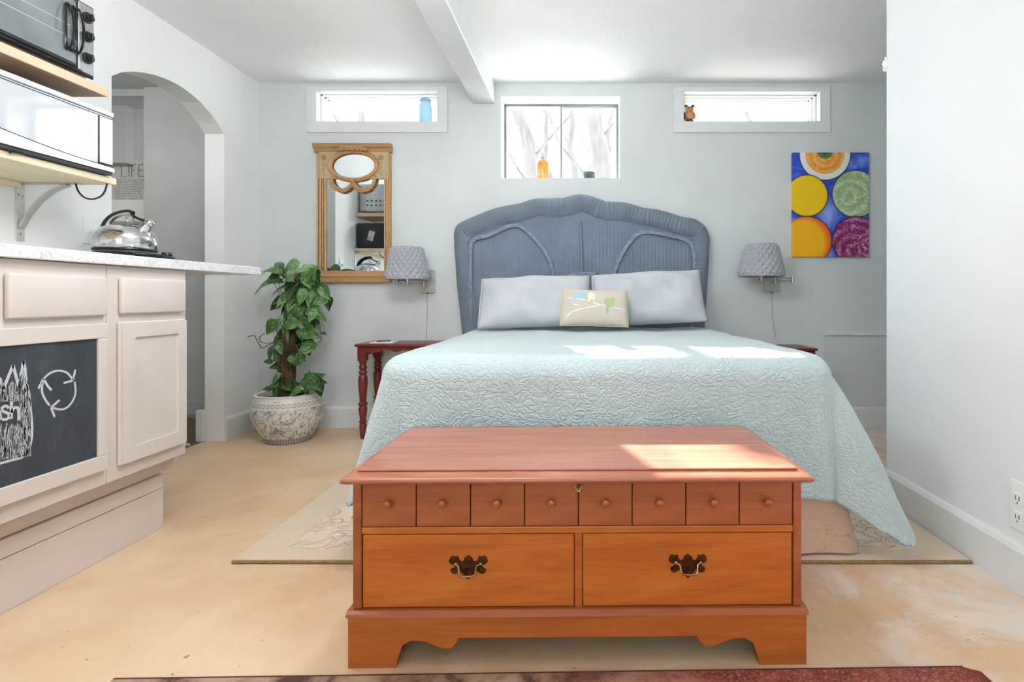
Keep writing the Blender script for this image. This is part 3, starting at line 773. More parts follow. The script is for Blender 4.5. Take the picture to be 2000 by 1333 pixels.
def braid(pts, r=.014, off=.036):
    base = catmull([P(u, v, HY) for u, v in pts], 8); mb = MB()
    L = 0; strands = [[], [], []]
    for k, p in enumerate(base):
        if k: L += (p-base[k-1]).length
        tdir = (base[min(k+1, len(base)-1)]-base[max(0, k-1)]).normalized(); sdv = tdir.cross(Vector((0,1,0))).normalized()
        for q in range(3):
            a = L/.045*2*PI+q*2*PI/3
            strands[q].append(p+sdv*(r*.75*math.cos(a))+Vector((0, -off-.006*math.sin(2*a), 0)))
    for st in strands: mb.tube(st, r*.55, 6)
    return mb
for q in ([(921,700),(920,600),(921,520),(923,478),(934,467),(958,461),(986,447),(1012,442),(1033,455),(1056,480),(1073,508),(1084,545),(1090,580)],
          [(1194,580),(1201,534),(1209,508),(1227,478),(1246,458),(1268,455),(1302,462),(1338,471),(1352,488),(1354,530),(1351,620),(1348,700)],
          [(1112,541),(1126,537),(1138,536),(1150,536),(1164,536)]):
    build('braid_trim', braid(q), m_braid, hbd, 'full')
build('centre_rib', MB().tube([P(1133,436,HY-.032), P(1135,480,HY-.034), P(1138,560,HY-.034)], .011, 10), m_wick, hbd, True)
for s_ in (908, 1372): 
    q = P(s_, 770, HY); build('post', MB().box((q.x-.025, HY-.02, 0), (q.x+.025, HY+.02, q.z+.03), .005), m_wick, hbd)
# ------------------------------------------------------------------ kitchen run on the left
m_cab = M('blush_cream_cabinet_paint', S(222,212,205), S(217,206,199), 5, .45, 0, .03, 60)
m_cabin = M('cabinet_shadow_gap', S(120,90,66), S(100,74,54), 20, .8)
XF = -1.625
def cab_unit(name, label, y0, y1, drawers, doors):
    t = thing(name, label, 'cabinet', ((-2.3+XF)/2, (y0+y1)/2, .0))
    build('carcass', MB().box((-2.31, y0+.002, .294), (XF-.02, y1-.002, 1.032)), m_cab, t)
    # face frame
    ys = sorted({y0, y1})
    mb = MB()
    build('face_frame', MB().box((XF-.02, y0, .292), (XF, y1, 1.032), .001), m_cab, t)
    for a, b, c, d in drawers:
        build('drawer_front', MB().box((XF, a, c), (XF+.019, b, d), .0065, 3), m_cab, t, .5)
    for a, b, c, d, kind in doors:
        w_ = .052
        if kind == 'panel':
            dr = build('door', MB().box((XF, a, c), (XF+.012, b, d)), m_cab, t)
            fr = MB(); 
            for q in (((XF+.012, a, c), (XF+.020, b, c+w_)), ((XF+.012, a, d-w_), (XF+.020, b, d)), ((XF+.012, a, c+w_), (XF+.020, a+w_, d-w_)), ((XF+.012, b-w_*.8, c+w_), (XF+.020, b, d-w_))):
                fr.box(*q)
            # bevelled outer lip
            build('door_frame', fr, m_cab, dr)
            build('lip', MB().box((XF+.001, a-.004, c-.004), (XF+.011, b+.004, d+.004), .003, 2), m_cab, dr)
        else:
            dr = build('door', MB().box((XF, a, c), (XF+.008, b, d)), m_cab, t)
            A, B, C_, D = kind
            for q in (((XF+.008, a, c), (XF+.019, b, C_)), ((XF+.008, a, D), (XF+.019, b, d)), ((XF+.008, a, C_), (XF+.019, A, D)), ((XF+.008, B, C_), (XF+.019, b, D))):
                build('frame_rail', MB().box(*q, .0025, 2), m_cab, dr)
    return t
cabA = cab_unit('base_cabinet', 'cream base cabinet with a chalkboard door', 1.04, 1.820, [(1.497,1.806,.862,.991),(1.13,1.44,.862,.991)], [(1.13,1.806,.346,.836,(1.18,1.772,.397,.787))])
cabB = cab_unit('base_cabinet', 'cream base cabinet with a plain panelled door beside the arch', 1.8225, 2.18, [(1.863,2.160,.866,.992)], [(1.863,2.160,.343,.833,'panel')])
# chalkboard panel and chalk marks belong to the cabinet door
door = [c for c in cabA.children if c.name.startswith('door')][0]
def chalk_mat():
    t = NT('slate_chalkboard'); v = t.coord('Object', (1,3,1)); n = t.noise(v, 4, 6, .7, .5); n2 = t.noise(t.coord('Object', (1,20,3)), 6, 4)
    c = t.ramp(t.math('ADD', t.math('MULTIPLY', n, .7), t.math('MULTIPLY', n2, .3)), [(.35, S(50,56,64)), (.55, S(60,67,75)), (.75, S(82,89,97))])
    return t.out(c, .75)
cb = build('chalkboard', MB().box((XF+.008, 1.18, .397), (XF+.0115, 1.772, .787)), chalk_mat(), door)
cb['label'] = 'dark slate chalkboard panel'
XC = XF+.0117
def cbp(x, y):                      # chalkboard sketch coordinates -> board plane
    u = x/3.3326; v = 500+y/3.3326; Y = -XC*F/(CU-u); return Vector((XC, Y, H-(v-CV)*Y/F))
m_chalk = M('white_chalk', S(214,218,222), S(176,182,188), 300, .95)
def stroke(mb, pts, w_=.006, n=5):
    pts = [cbp(*p) for p in pts]
    if n > 1 and len(pts) > 2: pts = catmull(pts, n)
    mb.ribbon(pts, w_, (1,0,0), .0005)
mb = MB()
stroke(mb, [(285,800),(325,764),(380,748),(435,762),(475,808)]); stroke(mb, [(485,820),(491,890),(470,950),(430,992),(385,1000),(342,990)]); stroke(mb, [(322,975),(290,930),(272,880),(278,820)])
for q in ([(490,742),(474,812)], [(474,812),(412,830)], [(250,865),(283,800)], [(283,800),(310,848),(335,875)], [(387,940),(332,988)], [(332,988),(355,1050)]): stroke(mb, q, .0065, 3)
o = build('recycling_arrows', mb, m_chalk, door, recalc=False); o['label'] = 'chalk drawing of three circling arrows'
mb = MB()
for q in ([(-60,740),(-30,860),(-8,790),(22,868)], [(22,868),(84,712)], [(84,712),(124,862)], [(124,862),(152,686)], [(152,686),(163,745),(170,830)]): stroke(mb, q, .008, 3)
stroke(mb, [(170,830),(188,900),(198,1000),(208,1100),(206,1180),(190,1250),(150,1308),(80,1330),(0,1352),(-60,1370)], .007)
random.seed(3)
def inside(x, y):
    if x > 200-18*(y < 900) or y > 1325-.12*x: return False
    if 945 < y < 1085 and x < 128: return False
    top = 760+60*abs(((x+20) % 68)/34-1) if x < 124 else 720
    return y > top+40
for k in range(900):
    x = random.uniform(-40, 198); y = random.uniform(760, 1320); L_ = random.uniform(25, 70)
    y2 = y
    while y2 < y+L_ and inside(x, y2): y2 += 5
    if y2-y > 14 and inside(x, y): stroke(mb, [(x, y), (x+random.uniform(-5, 5), y2)], random.uniform(.0008, .0020), 1)
o = build('bin_sketch', mb, m_chalk, door, recalc=False); o['label'] = 'chalk drawing of an overflowing bin'
mb = MB()
stroke(mb, [(58,992),(38,978),(14,990),(14,1010),(46,1024),(60,1042),(44,1064),(12,1066)], .0075); stroke(mb, [(74,938),(72,1062)], .0085, 3); stroke(mb, [(73,1022),(90,992),(112,990),(121,1012),(122,1072)], .008)
stroke(mb, [(-6,990),(-2,1030),(4,1068)], .008, 3); stroke(mb, [(-4,1000),(-30,985),(-45,1030),(-25,1065),(-3,1050)], .008)
o = build('chalk_letters', mb, m_chalk, door, recalc=False); o['label'] = 'chalk letters ash'
# stepped plinth
pl = thing('cabinet_plinth', 'cream boarded plinth under the base cabinets', 'plinth', (-2.0, 1.6, 0))
build('board', MB().box((-2.30, 1.04, 0), (-1.70, 2.161, .1575), .0015), m_cab, pl)
build('board', MB().box((-2.30, 1.04, .160), (-1.7015, 2.161, .214), .0015), m_cab, pl)
build('board', MB().box((-2.30, 1.04, .2165), (-1.712, 2.161, .2915), .0015), m_cab, pl)
build('end_bracket', MB().prism([(-1.712,.2915),(-1.655,.2915),(-1.657,.262),(-1.68,.236),(-1.70,.225),(-1.712,.225)], (2.1615, 2.175), 'y'), m_cab, pl)
# worktop
def marble():
    t = NT('white_veined_laminate'); v = t.coord('Object'); a = t.noise(v, 22, 8, .7, 1.2); b = t.noise(v, 9, 5, .6, 2)
    c = t.ramp(a, [(.32, S(196,198,202)), (.45, S(228,229,231)), (.7, S(240,240,240))])
    return t.out(t.mix(t.rng(t.math('ABSOLUTE', t.math('SUBTRACT', b, .5)), 0, .025, .35, 0), c, S(168,160,158)), .3)
m_marb = marble()
wt = thing('worktop', 'white veined laminate worktop overhanging toward the arch', 'worktop', (-1.96, 1.85, 1.033))
build('slab', MB().box((XL+.002, .95, 1.034), (-1.60, 2.645, 1.071), .003, 2), m_marb, wt)
ZT = 1.0715
# ------------------------------------------------------------------ shelves
def pine(name, a, b, c): return wood_mat(name, a, b, c, 'y', .6, 0, .8)
m_pine1 = pine('peach_pine', S(214,174,142), S(224,188,158), S(234,204,178))
m_pine2 = pine('pale_birch_ply', S(222,204,164), S(232,216,182), S(240,228,200))
XS = -1.965
sh1 = thing('wall_shelf', 'thick peach pine wall shelf holding the toaster oven', 'shelf', (-2.15, 1.7, 1.747), 0, 'kitchen wall shelves')
build('board', MB().box((XL+.001, .95, 1.747), (XS, 2.21, 1.783), .003, 2), m_pine1, sh1)
sh2 = thing('wall_shelf', 'pale plywood wall shelf holding the microwave', 'shelf', (-2.15, 1.7, 1.394), 0, 'kitchen wall shelves')
build('board', MB().box((XL+.001, .95, 1.394), (XS, 2.25, 1.421), .003, 2), m_pine2, sh2)
build('batten', MB().box((XL+.001, .95, 1.372), (XL+.03, 2.19, 1.3935), .002), m_pine2, sh2)
m_brk = M('painted_steel_bracket', S(206,205,202), S(190,188,184), 30, .4, .3)
m_screw = M('screw_steel', S(190,190,188), S(140,140,138), 60, .35, .8)
br = thing('shelf_bracket', 'pale steel curved bracket under the lower wall shelf', 'bracket', (XL, 2.21, 1.155))
build('wall_plate', MB().box((XL+.0005, 2.194, 1.155), (XL+.004, 2.228, 1.393), .0015), m_brk, br)
build('top_plate', MB().box((XL+.004, 2.196, 1.390), (XL+.25, 2.226, 1.3935)), m_brk, br)
arc = [(XL+.004, 1.215), (XL+.03, 1.262), (XL+.075, 1.318), (XL+.13, 1.362), (XL+.195, 1.389)]
arc = [(p.x, p.y) for p in catmull([(a, b, 0) for a, b in arc], 5)]
build('arm', MB().prism(arc+[(x+.010, z-.006) for x, z in reversed(arc)], (2.200, 2.222)), m_brk, br, .6)
for y, z in ((2.203,1.345),(2.22,1.340),(2.211,1.185)):
    build('screw', MB().lathe([(0,.003),(.004,.0025),(.0055,0)], n=12, m=Matrix.Translation((XL+.004, y, z)) @ Matrix.Rotation(PI/2, 4, 'Y')), m_screw, br, True)
m_blk = M('black_plastic', S(26,27,29), S(36,37,40), 40, .35)
m_blkg = M('glossy_black_enamel', S(16,17,20), S(24,25,28), 40, .15)
cord = catmull([P(146,355,2.2)+Vector((0,0,.01)), P(152,372,2.2), P(165,386,2.2), P(183,389,2.2), P(200,381,2.2), P(208,364,2.2), P(208,352,2.2)+Vector((0,0,.0))], 5)
zz = 1.3925
cord = [Vector((max(p.x, XL+.06), 2.2, min(p.z, zz-.003))) for p in cord]
tag(build('power_cord', MB().tube(cord, .0034, 8), m_blk, None, True), 'black power cord looping below the lower wall shelf', 'cord')
# ------------------------------------------------------------------ toaster oven on the upper shelf
m_chrome = M('polished_chrome', S(225,226,226), S(205,206,208), 30, .12, 1.0)
m_steel = M('brushed_steel', S(200,202,204), S(180,182,185), 40, .28, .9, 0, None, (1,8,1))
m_ovglass = M('smoked_oven_glass', S(150,156,158), S(132,138,141), 3, .10, .35, 0, None, (1,1,1))
m_dark = M('dark_cavity', S(58,62,66), S(48,52,56), 20, .6)
m_rack = M('oven_rack_chrome', S(232,234,234), S(214,216,218), 60, .3, .2)
ov = thing('toaster_oven', 'silver and black toaster oven on the upper wall shelf', 'toaster oven', (-2.13, 1.95, 1.7835))
ya, yb, za, zb, xo = 1.62, 2.162, 1.797, 2.085, -1.975
build('body', MB().box((-2.31, ya, za), (xo-.012, yb, zb), .02, 4), m_steel, ov, .6)
build('front_frame', MB().box((xo-.012, ya, za), (xo-.004, yb-.001, zb), .0035, 2), m_blkg, ov)
yc = 2.088
build('control_panel', MB().box((xo-.004, yc+.004, za+.012), (xo, yb-.004, zb-.006), .002), m_steel, ov)
dr = build('door', MB().box((xo-.004, ya+.01, za+.018), (xo+.004, yc, zb-.01), .002), m_blk, ov)
build('door_glass', MB().box((xo+.004, ya+.03, za+.03), (xo+.0055, yc-.014, zb-.02)), m_ovglass, dr)
for z in (za+.12, za+.165):
    build('rack_line', MB().tube([(xo+.0062, ya+.04, z), (xo+.0062, yc-.03, z)], .0013, 6), m_rack, dr)
build('sill', MB().prism([(xo-.004,za+.0),(xo+.010,za+.004),(xo+.010,za+.010),(xo+.004,za+.016),(xo-.004,za+.016)], (ya, yc+.01), 'y'), m_blkg, ov)
zc_ = (za+zb)/2+.01
for yr in (2.032, 2.072):
    ring = [(xo+.012+.014*math.sin(2*PI*k/24)**2*0+.012*abs(math.cos(2*PI*k/24)), yr+.016*math.cos(2*PI*k/24), zc_+.088*math.sin(2*PI*k/24)) for k in range(25)]
    build('handle', MB().tube(ring, .0042, 8), m_blkg, dr, True)
for z in (zc_+.082, zc_-.082):
    build('handle_post', MB().tube([(xo+.004, 2.052, z), (xo+.018, 2.052, z)], .006, 8), m_blkg, dr)
    build('handle_bridge', MB().tube([(xo+.014, 2.032, z), (xo+.014, 2.072, z)], .0042, 8), m_blkg, dr)
for z in (zb-.055, zb-.13, zb-.215):
    mm = Matrix.Translation((xo, (yc+yb)/2+.002, z)) @ Matrix.Rotation(PI/2, 4, 'Y')
    kn = build('knob', MB().lathe([(0,0),(.022,0),(.021,.006),(.016,.008),(.0145,.018),(0,.019)], n=20, m=mm), m_blk, ov, True)
    build('pointer', MB().box((xo+.018, (yc+yb)/2-.002, z-.012), (xo+.026, (yc+yb)/2+.006, z+.014), .002), m_blk, kn)
for x in (-2.27, -2.02):
    for y in (ya+.03, yb-.03): build('foot', MB().lathe([(0,0),(.011,0),(.013,.014),(0,.014)], (x, y, 1.7835), 12), m_blk, ov, True)
for i in range(5):
    for j in range(2): build('vent_slot', MB().box((-2.24+i*.045, yb-.0005, 1.86+j*.045), (-2.215+i*.045, yb+.001, 1.872+j*.045)), m_dark, ov)
# ------------------------------------------------------------------ microwave on the lower shelf
mw = thing('microwave', 'silver framed microwave with a mirrored door on the lower wall shelf', 'microwave', (-2.13, 1.97, 1.4215))
ya, yb, za, zb, xo = 1.765, 2.212, 1.432, 1.683, -1.95
m_mirr = M('mirrored_door_glass', S(196,199,202), S(188,191,195), 4, .05, .07)
m_sil = M('silver_plastic', S(214,218,219), S(204,208,210), 10, .25, .35)
m_navy = M('black_metal_case', S(30,34,42), S(24,28,34), 10, .35)
build('case', MB().box((-2.31, ya, za), (xo-.03, yb-.004, zb-.004), .004, 2), m_navy, mw)
build('front_shell', MB().box((xo-.03, ya, za), (xo-.002, yb, zb), .004, 2), m_sil, mw)
yd = 2.142
dr = build('door', MB().box((xo-.002, ya+.004, za+.02), (xo+.006, yd, zb-.028), .002), m_blk, mw)
build('door_glass', MB().box((xo+.006, ya+.009, za+.024), (xo+.0075, yd-.004, zb-.033)), m_mirr, dr)
cp = build('control_panel', MB().box((xo-.002, yd+.003, za+.03), (xo+.006, yb-.003, zb-.028), .002), m_blk, mw)
build('display', MB().box((xo+.006, yd+.006, za+.034), (xo+.0072, yb-.007, zb-.033)), m_mirr, cp)
build('top_strip', MB().box((xo-.002, ya, zb-.020), (xo+.007, yb, zb-.001), .002), m_sil, mw)
cur = [(ya+(yd-ya)*k/12, za+.024+.030*(1-k/12)**1.7) for k in range(13)]
build('lower_fascia', MB().prism(cur+[(yb-.003, za+.022), (yb-.003, za+.004), (ya+.002, za+.004)], (xo-.002, xo+.012), 'x'), m_sil, mw)
build('fascia_line', MB().tube([Vector((xo+.0125, y, z)) for y, z in cur]+[Vector((xo+.0125, yb-.003, za+.022))], .0014, 6), m_blk, mw)
build('skirt', MB().box((-2.30, ya+.003, 1.4225), (xo+.004, yb-.004, za+.0035), .002), m_blk, mw)
build('note_card', MB().box((-2.2, yb-.0035, 1.50), (-2.14, yb-.0025, 1.60), m=Matrix.Translation((-2.17,0,1.55)) @ Matrix.Rotation(.25, 4, 'Y') @ Matrix.Translation((2.17,0,-1.55))), M('pinkish_card', S(232,214,204), S(180,170,168), 18, .7), mw)
# small clip hanging over the shelf edge
cl = thing('cable_clip', 'small black plug end resting on the lower shelf edge', 'plug', P(50, 312, 1.95)+Vector((0,0,-.012)))
c0 = P(50, 311, 1.94); c0 = Vector((-1.957, 1.94*.96, 1.4275))
build('pin', MB().tube([c0+Vector((-.02,.03,.001)), c0+Vector((0,.005,0))], .0045, 8), m_steel, cl, True)
build('plug', MB().tube([c0+Vector((0,.008,0)), c0+Vector((.004,-.012,-.002)), c0+Vector((.006,-.035,-.008))], [.006,.008,.005], 8), m_blk, cl, True)
build('prong', MB().tube([c0+Vector((.006,-.032,-.006)), c0+Vector((.008,-.045,-.016))], .003, 6), m_blk, cl, True)
# ------------------------------------------------------------------ hot plate and kettle
hp = thing('hot_plate', 'flat black electric hot plate under the kettle', 'hot plate', (-2.1, 2.45, ZT))
build('body', MB().box((-2.23, 2.33, ZT+.008), (-1.96, 2.57, ZT+.052), .008, 3), m_blkg, hp, .6)
for x in (-2.20, -1.99):
    for y in (2.36, 2.54): build('foot', MB().lathe([(0,0),(.012,0),(.014,.009),(0,.009)], (x, y, ZT), 10), m_blk, hp)
KX, KY = P(245, 480, 2.45).x, 2.45
build('plate_ring', MB().lathe([(0,0),(.112,0),(.115,.004),(.110,.010),(0,.010)], (KX, KY, ZT+.0525), 32), m_steel, hp, True)
build('knob', MB().lathe([(0,0),(.022,0),(.020,.012),(0,.014)], (-1.985, 2.545, ZT+.0525), 14), m_blk, hp, True)
kt = thing('kettle', 'shiny steel whistling kettle with a black handle', 'kettle', (KX, KY, ZT+.063))
zk = ZT+.063
build('base_ring', MB().lathe([(0,0),(.114,0),(.117,.004),(.116,.009),(0,.009)], (KX, KY, zk), 40), m_blk, kt, True)
body = [(0,.009),(.115,.009),(.1185,.014),(.1185,.05),(.115,.066),(.104,.086),(.086,.103),(.06,.115),(.03,.121),(0,.1225)]
build('body', MB().lathe(body, (KX, KY, zk), 48), m_chrome, kt, True)
hpts = [(-.098,.066),(-.097,.095),(-.086,.128),(-.060,.156),(-.025,.172),(.012,.178),(.035,.172)]
hc = catmull([Vector((KX+x, KY, zk+z)) for x, z in hpts], 5); nn = len(hc)
build('handle', MB().tube(hc, [.018-.007*i/nn for i in range(nn)], 12), m_blk, kt, True)
build('handle_inlay', MB().tube([p+Vector((.010, -.008, -.006)) for p in hc[4:-3]], .007, 8), m_chrome, kt, True)
build('strap', MB().box((KX-.108, KY-.014, zk+.012), (KX-.094, KY+.014, zk+.085), .003), m_blk, kt)
sp_ = build('spout', MB().lathe([(.028,0),(.026,.02),(.02,.04),(.017,.05),(0,.05)], n=18, m=Matrix.Translation((KX+.07, KY, zk+.088)) @ Matrix.Rotation(.75, 4, 'Y')), m_chrome, kt, True)
build('whistle', MB().ball((KX+.108, KY, zk+.128), .020, 14, 8), m_chrome, sp_, True)
build('lever', MB().tube(catmull([Vector((KX+.03, KY, zk+.165)), Vector((KX+.055, KY, zk+.15)), Vector((KX+.085, KY, zk+.14)), Vector((KX+.105, KY, zk+.135))], 4), .0055, 8), m_blk, sp_, True)
build('lever_ring', MB().lathe([(.014,-.004),(.019,-.004),(.019,.004),(.014,.004),(.014,-.004)], n=18, m=Matrix.Translation((KX+.022, KY-.002, zk+.146)) @ Matrix.Rotation(PI/2, 4, 'X')), m_chrome, kt, True)
# things left on the worktop
tr = thing('jar_lid', 'round metal lid at the near end of the worktop', 'lid', P(8, 480, 2.1))
tr.location = (-2.27, 2.08, ZT); WL[tr] = tr.location.copy()
build('disc', MB().lathe([(0,0),(.052,0),(.054,.003),(.054,.016),(.050,.019),(0,.019)], (-2.268, 2.08, ZT), 28), m_steel, tr, True)
build('rim', MB().lathe([(.0545,.001),(.056,.0025),(.0545,.004)], (-2.268, 2.08, ZT), 28), m_chrome, tr, True)
m_paper = M('white_paper', S(236,236,234), S(228,228,226), 10, .8)
pg = thing('paper_stack', 'white papers lying on the worktop against the wall', 'paper', (-2.22, 2.22, ZT))
build('sheet', MB().box((-2.31, 2.12, ZT), (-2.14, 2.33, ZT+.002), m=None), m_paper, pg)
build('sheet', MB().box((-2.30, 2.14, ZT+.0022), (-2.17, 2.30, ZT+.004)), m_paper, pg)
# switch on the wall
sw = thing('light_switch', 'white light switch plate on the wall left of the arch', 'switch', (XL, 2.52, 1.2))
build('plate', MB().box((XL+.0005, 2.485, 1.175), (XL+.007, 2.56, 1.300), .003, 2), m_trimw, sw)
build('toggle', MB().box((XL+.007, 2.517, 1.228), (XL+.020, 2.527, 1.246), .002), m_trimw, sw)
# ------------------------------------------------------------------ handwritten poster in the hall
YP = 4.198
def pp_(u, v): p = P(u, v, YP); return p
po = thing('poster', 'handwritten paper poster headed LIFE seen through the arch', 'poster', P(240, 490, YP))
a, b = P(206, 312, YP), P(296, 520, YP)
build('paper', MB().box((a.x, YP-.0015, b.z), (b.x, YP-.0002, a.z)), M('aged_grey_paper', S(196,196,192), S(188,188,184), 12, .85), po)
m_ink = M('black_ink', S(38,36,36), S(52,50,50), 80, .7)
mb = MB()
def ink(pts, w_=.0045): mb.ribbon([P(u, v, YP-.002) for u, v in pts], w_, (0,-1,0), .0004)
for q in ([(236,323),(238,345),(246,346)], [(251,322),(252,346)], [(257,322),(257,346)], [(257,322),(266,321)], [(257,333),(264,332)], [(271,322),(271,345)], [(271,322),(281,321)], [(271,333),(279,333)], [(271,345),(281,345)]): ink(q)
for q in ([(231,425),(231,436)], [(241,425),(237,427),(241,431),(237,436)], [(252,424),(248,430),(252,437),(257,430),(252,424)]): ink(q, .004)
build('heading_letters', mb, m_ink, po, recalc=False)
mb = MB(); random.seed(11)
for row in range(17):
    v = 352+row*4.35; u = 222+random.uniform(0, 3)
    while u < 279-random.uniform(0, 12)*(row % 5 == 4):
        wl = random.uniform(3, 8); q = []; x = u
        while x < u+wl: q.append((x, v+random.uniform(-1.3, 1.3))); x += .8
        if len(q) > 1: ink(q, .0022)
        u += wl+random.uniform(1.2, 2.2)
build('handwriting', mb, m_ink, po, recalc=False)
# ------------------------------------------------------------------ nightstands
m_red = M('dark_red_painted_wood', S(122,44,40), S(100,34,32), 14, .35, 0, .05, 40)
def nightstand(loc, sgn, label, dz=0):
    t = thing('nightstand', label, 'nightstand', loc, 0, 'red nightstands beside the bed', local=True)
    w_, d_ = .50, .31
    build('top', MB().box((-.012, -.012, .605), (w_+.012, d_, .623), .006, 3), m_red, t, .6)
    # scalloped aprons
    ap = [(0,.603),(0,.535)]
    for k in range(25):
        x = k/24; ap.append((.04+x*(w_-.08), .55+.028*math.sin(PI*x)**.5+.007*math.cos(x*6*PI)))
    ap += [(w_,.535),(w_,.603)]
    build('apron', MB().prism(ap, (.008, .022)), m_red, t)
    build('apron', MB().prism(ap, (d_-.03, d_-.018)), m_red, t)
    for x in (.006, w_-.02): build('apron', MB().box((x, .02, .54), (x+.014, d_-.02, .603)), m_red, t)
    prof = [(0,0),(.012,0),(.015,.01),(.019,.03),(.021,.06),(.023,.09),(.017,.1),(.024,.108),(.024,.116),(.018,.122),(.022,.15),(.026,.18),(.028,.2),(.021,.212),(.029,.222),(.029,.234),(.020,.244),(.024,.29),(.029,.35),(.030,.385),(.026,.41),(.019,.42),(.027,.43),(.027,.44),(.019,.45),(.025,.462),(.025,.475),(.019,.485),(.024,.5),(.024,.51),(0,.51)]
    for x in (.028, w_-.028):
        for y in (.03, d_-.03):
            lg = build('leg', MB().lathe(prof, (x, y, 0), 20), m_red, t, True)
            build('leg_block', MB().box((x-.026, y-.026, .51), (x+.026, y+.026, .604), .002), m_red, lg)
    if dz: t.scale = (1, 1, dz)
    return t
nightstand((-1.49, 3.49, 0), 1, 'dark red nightstand with turned legs left of the bed')
nightstand((.99, 3.49, 0), 1, 'dark red nightstand almost hidden behind the quilt on the right', .955)
nb = thing('notepad', 'white notepad with a dark pen on the left nightstand', 'notepad', (-1.36, 3.56, .623))
build('pad', MB().box((-1.42, 3.52, .6233), (-1.27, 3.66, .632), .001), m_paper, nb)
build('pen', MB().tube([(-1.38, 3.54, .636), (-1.31, 3.60, .636)], .004, 8), m_blk, nb)
# ------------------------------------------------------------------ swing-arm wall lamps
m_nick = M('brushed_nickel', S(196,194,190), S(170,168,166), 40, .3, .9)
m_plate = M('nickel_wall_plate', S(196,193,188), S(182,180,176), 30, .45, .5)
def shade_mat():
    t = NT('grey_smocked_fabric'); n = t.noise(t.coord('Object'), 160, 3)
    t.bump(n, .2, .001)
    return t.out(t.ramp(n, [(.3, S(174,176,182)), (.7, S(160,162,169))]), .85, 0, Sheen_Weight=.3)
m_shade = shade_mat()
m_cordw = M('clear_grey_cord', S(196,198,198), S(180,182,182), 60, .5)
def lamp(label, sc_pt, rb, rt, h, plate, post, elbow, cord_pts, tilt):
    t = thing('wall_lamp', label, 'lamp', (plate[0], YB-.01, plate[1]), 0, 'swing arm lamps beside the bed')
    build('wall_plate', MB().box((plate[0]-plate[2]/2, YB-.022, plate[1]-plate[3]/2), (plate[0]+plate[2]/2, YB-.0005, plate[1]+plate[3]/2), .003, 2), m_plate, t)
    cx, cy, cz = sc_pt
    def sp(i, j):
        a = i*2*PI; r = rb+(rt-rb)*j
        # smocked diamond pleats: two families of diagonal folds
        n1 = 20; k1 = abs(math.sin(n1/2*(a+j*1.29))); k2 = abs(math.sin(n1/2*(a-j*1.29)))
        f = .013*min(k1, k2)**.7
        f *= min(1, 14*j+.1, 14*(1-j)+.1)
        return (cx+(r+f)*math.cos(a), cy+(r+f)*math.sin(a), cz+h*j)
    sh = build('shade', MB().grid(sp, 264, 72), m_shade, t, 'full', recalc=False)
    for r, z in ((rb, cz), (rt, cz+h)):
        build('shade_rim', MB().tube([(cx+r*math.cos(a*PI/16), cy+r*math.sin(a*PI/16), z) for a in range(33)], .0028, 6), m_shade, sh, True)
    za = cz-.016
    build('post', MB().tube([(post[0], YB-.02, za-.018), (post[0], post[1], za-.018), (post[0], post[1], za+.002)], .0075, 10), m_nick, t, True)
    build('hinge', MB().lathe([(0,-.022),(.010,-.022),(.010,.022),(0,.022)], (post[0], post[1], za-.010), 14), m_nick, t, True)
    build('arm', MB().tube([(post[0], post[1], za-.008), (elbow[0], elbow[1], za-.008)], .0055, 10), m_nick, t, True)
    build('elbow', MB().lathe([(0,-.024),(.011,-.024),(.011,.016),(0,.016)], (elbow[0], elbow[1], za), 14), m_nick, t, True)
    build('arm', MB().tube([(elbow[0], elbow[1], za+.008), (cx, cy, za+.008)], .0055, 10), m_nick, t, True)
    build('socket', MB().lathe([(0,-.02),(.012,-.02),(.016,.02),(.016,.09),(0,.09)], (cx, cy, za+.0), 14), m_nick, t, True)
    b = build('switch_rod', MB().tube([(cx-.03*tilt, cy-.03, cz+.01), (cx-.03*tilt, cy-.03, cz-.022)], .003, 8), m_nick, t, True)
    build('switch_ball', MB().ball((cx-.03*tilt, cy-.03, cz-.026), .006, 10, 6), m_nick, b, True)
    pb = plate[1]-plate[3]/2
    build('grommet', MB().box((plate[0]-.006, YB-.016, pb-.006), (plate[0]+.006, YB-.006, pb), .001), m_blk, t)
    build('cord', MB().tube(catmull([Vector((plate[0], YB-.011, pb-.005))]+[Vector(q) for q in cord_pts], 5), .0022, 6), m_cordw, t, True)
c = P(795, 546, 3.62)
lamp('swing arm wall lamp with grey smocked shade left of the headboard', (c.x, c.y, c.z), .136, .098, .214, (-1.128, 1.039, .105, .162), (-1.127, 3.73), (-1.30, 3.69), [(-1.13, YB-.012, .8), (-1.135, YB-.02, .63)], 1)
c = P(1487, 540, 3.62)
lamp('swing arm wall lamp with grey smocked shade below and left of the circle painting', (c.x, c.y, c.z), .148, .10, .213, (1.319, 1.03, .118, .13), (1.318, 3.745), (1.42, 3.70), [(1.32, YB-.012, .8), (1.345, YB-.02, .63)], 1)
# ------------------------------------------------------------------ gilt mirror
m_gilt = M('antique_gilt_wood', S(192,152,106), S(176,136,92), 90, .45, .2, .12, 200)
m_giltg = M('greenish_gilt_panel', S(190,172,134), S(176,158,120), 90, .6, .1, .12, 200)
m_mirror = M('mirror_silver', S(236,240,240), S(232,236,236), 2, .01, 1.0)
mi = thing('wall_mirror', 'antique gilt trumeau mirror with an oval top pane above the plant', 'mirror', P(690, 552, YB))
YM = YB-.012
def px(u): return (u-CU)/F*3.80
def pz(v): return H-(v-CV)/F*3.80
build('backing', MB().box((px(617), YM, pz(550)), (px(762), YB-.0005, pz(285))), m_gilt, mi)
build('mirror_glass', MB().box((px(634), YM-.003, pz(532)), (px(754), YM-.0002, pz(300))), m_mirror, mi)
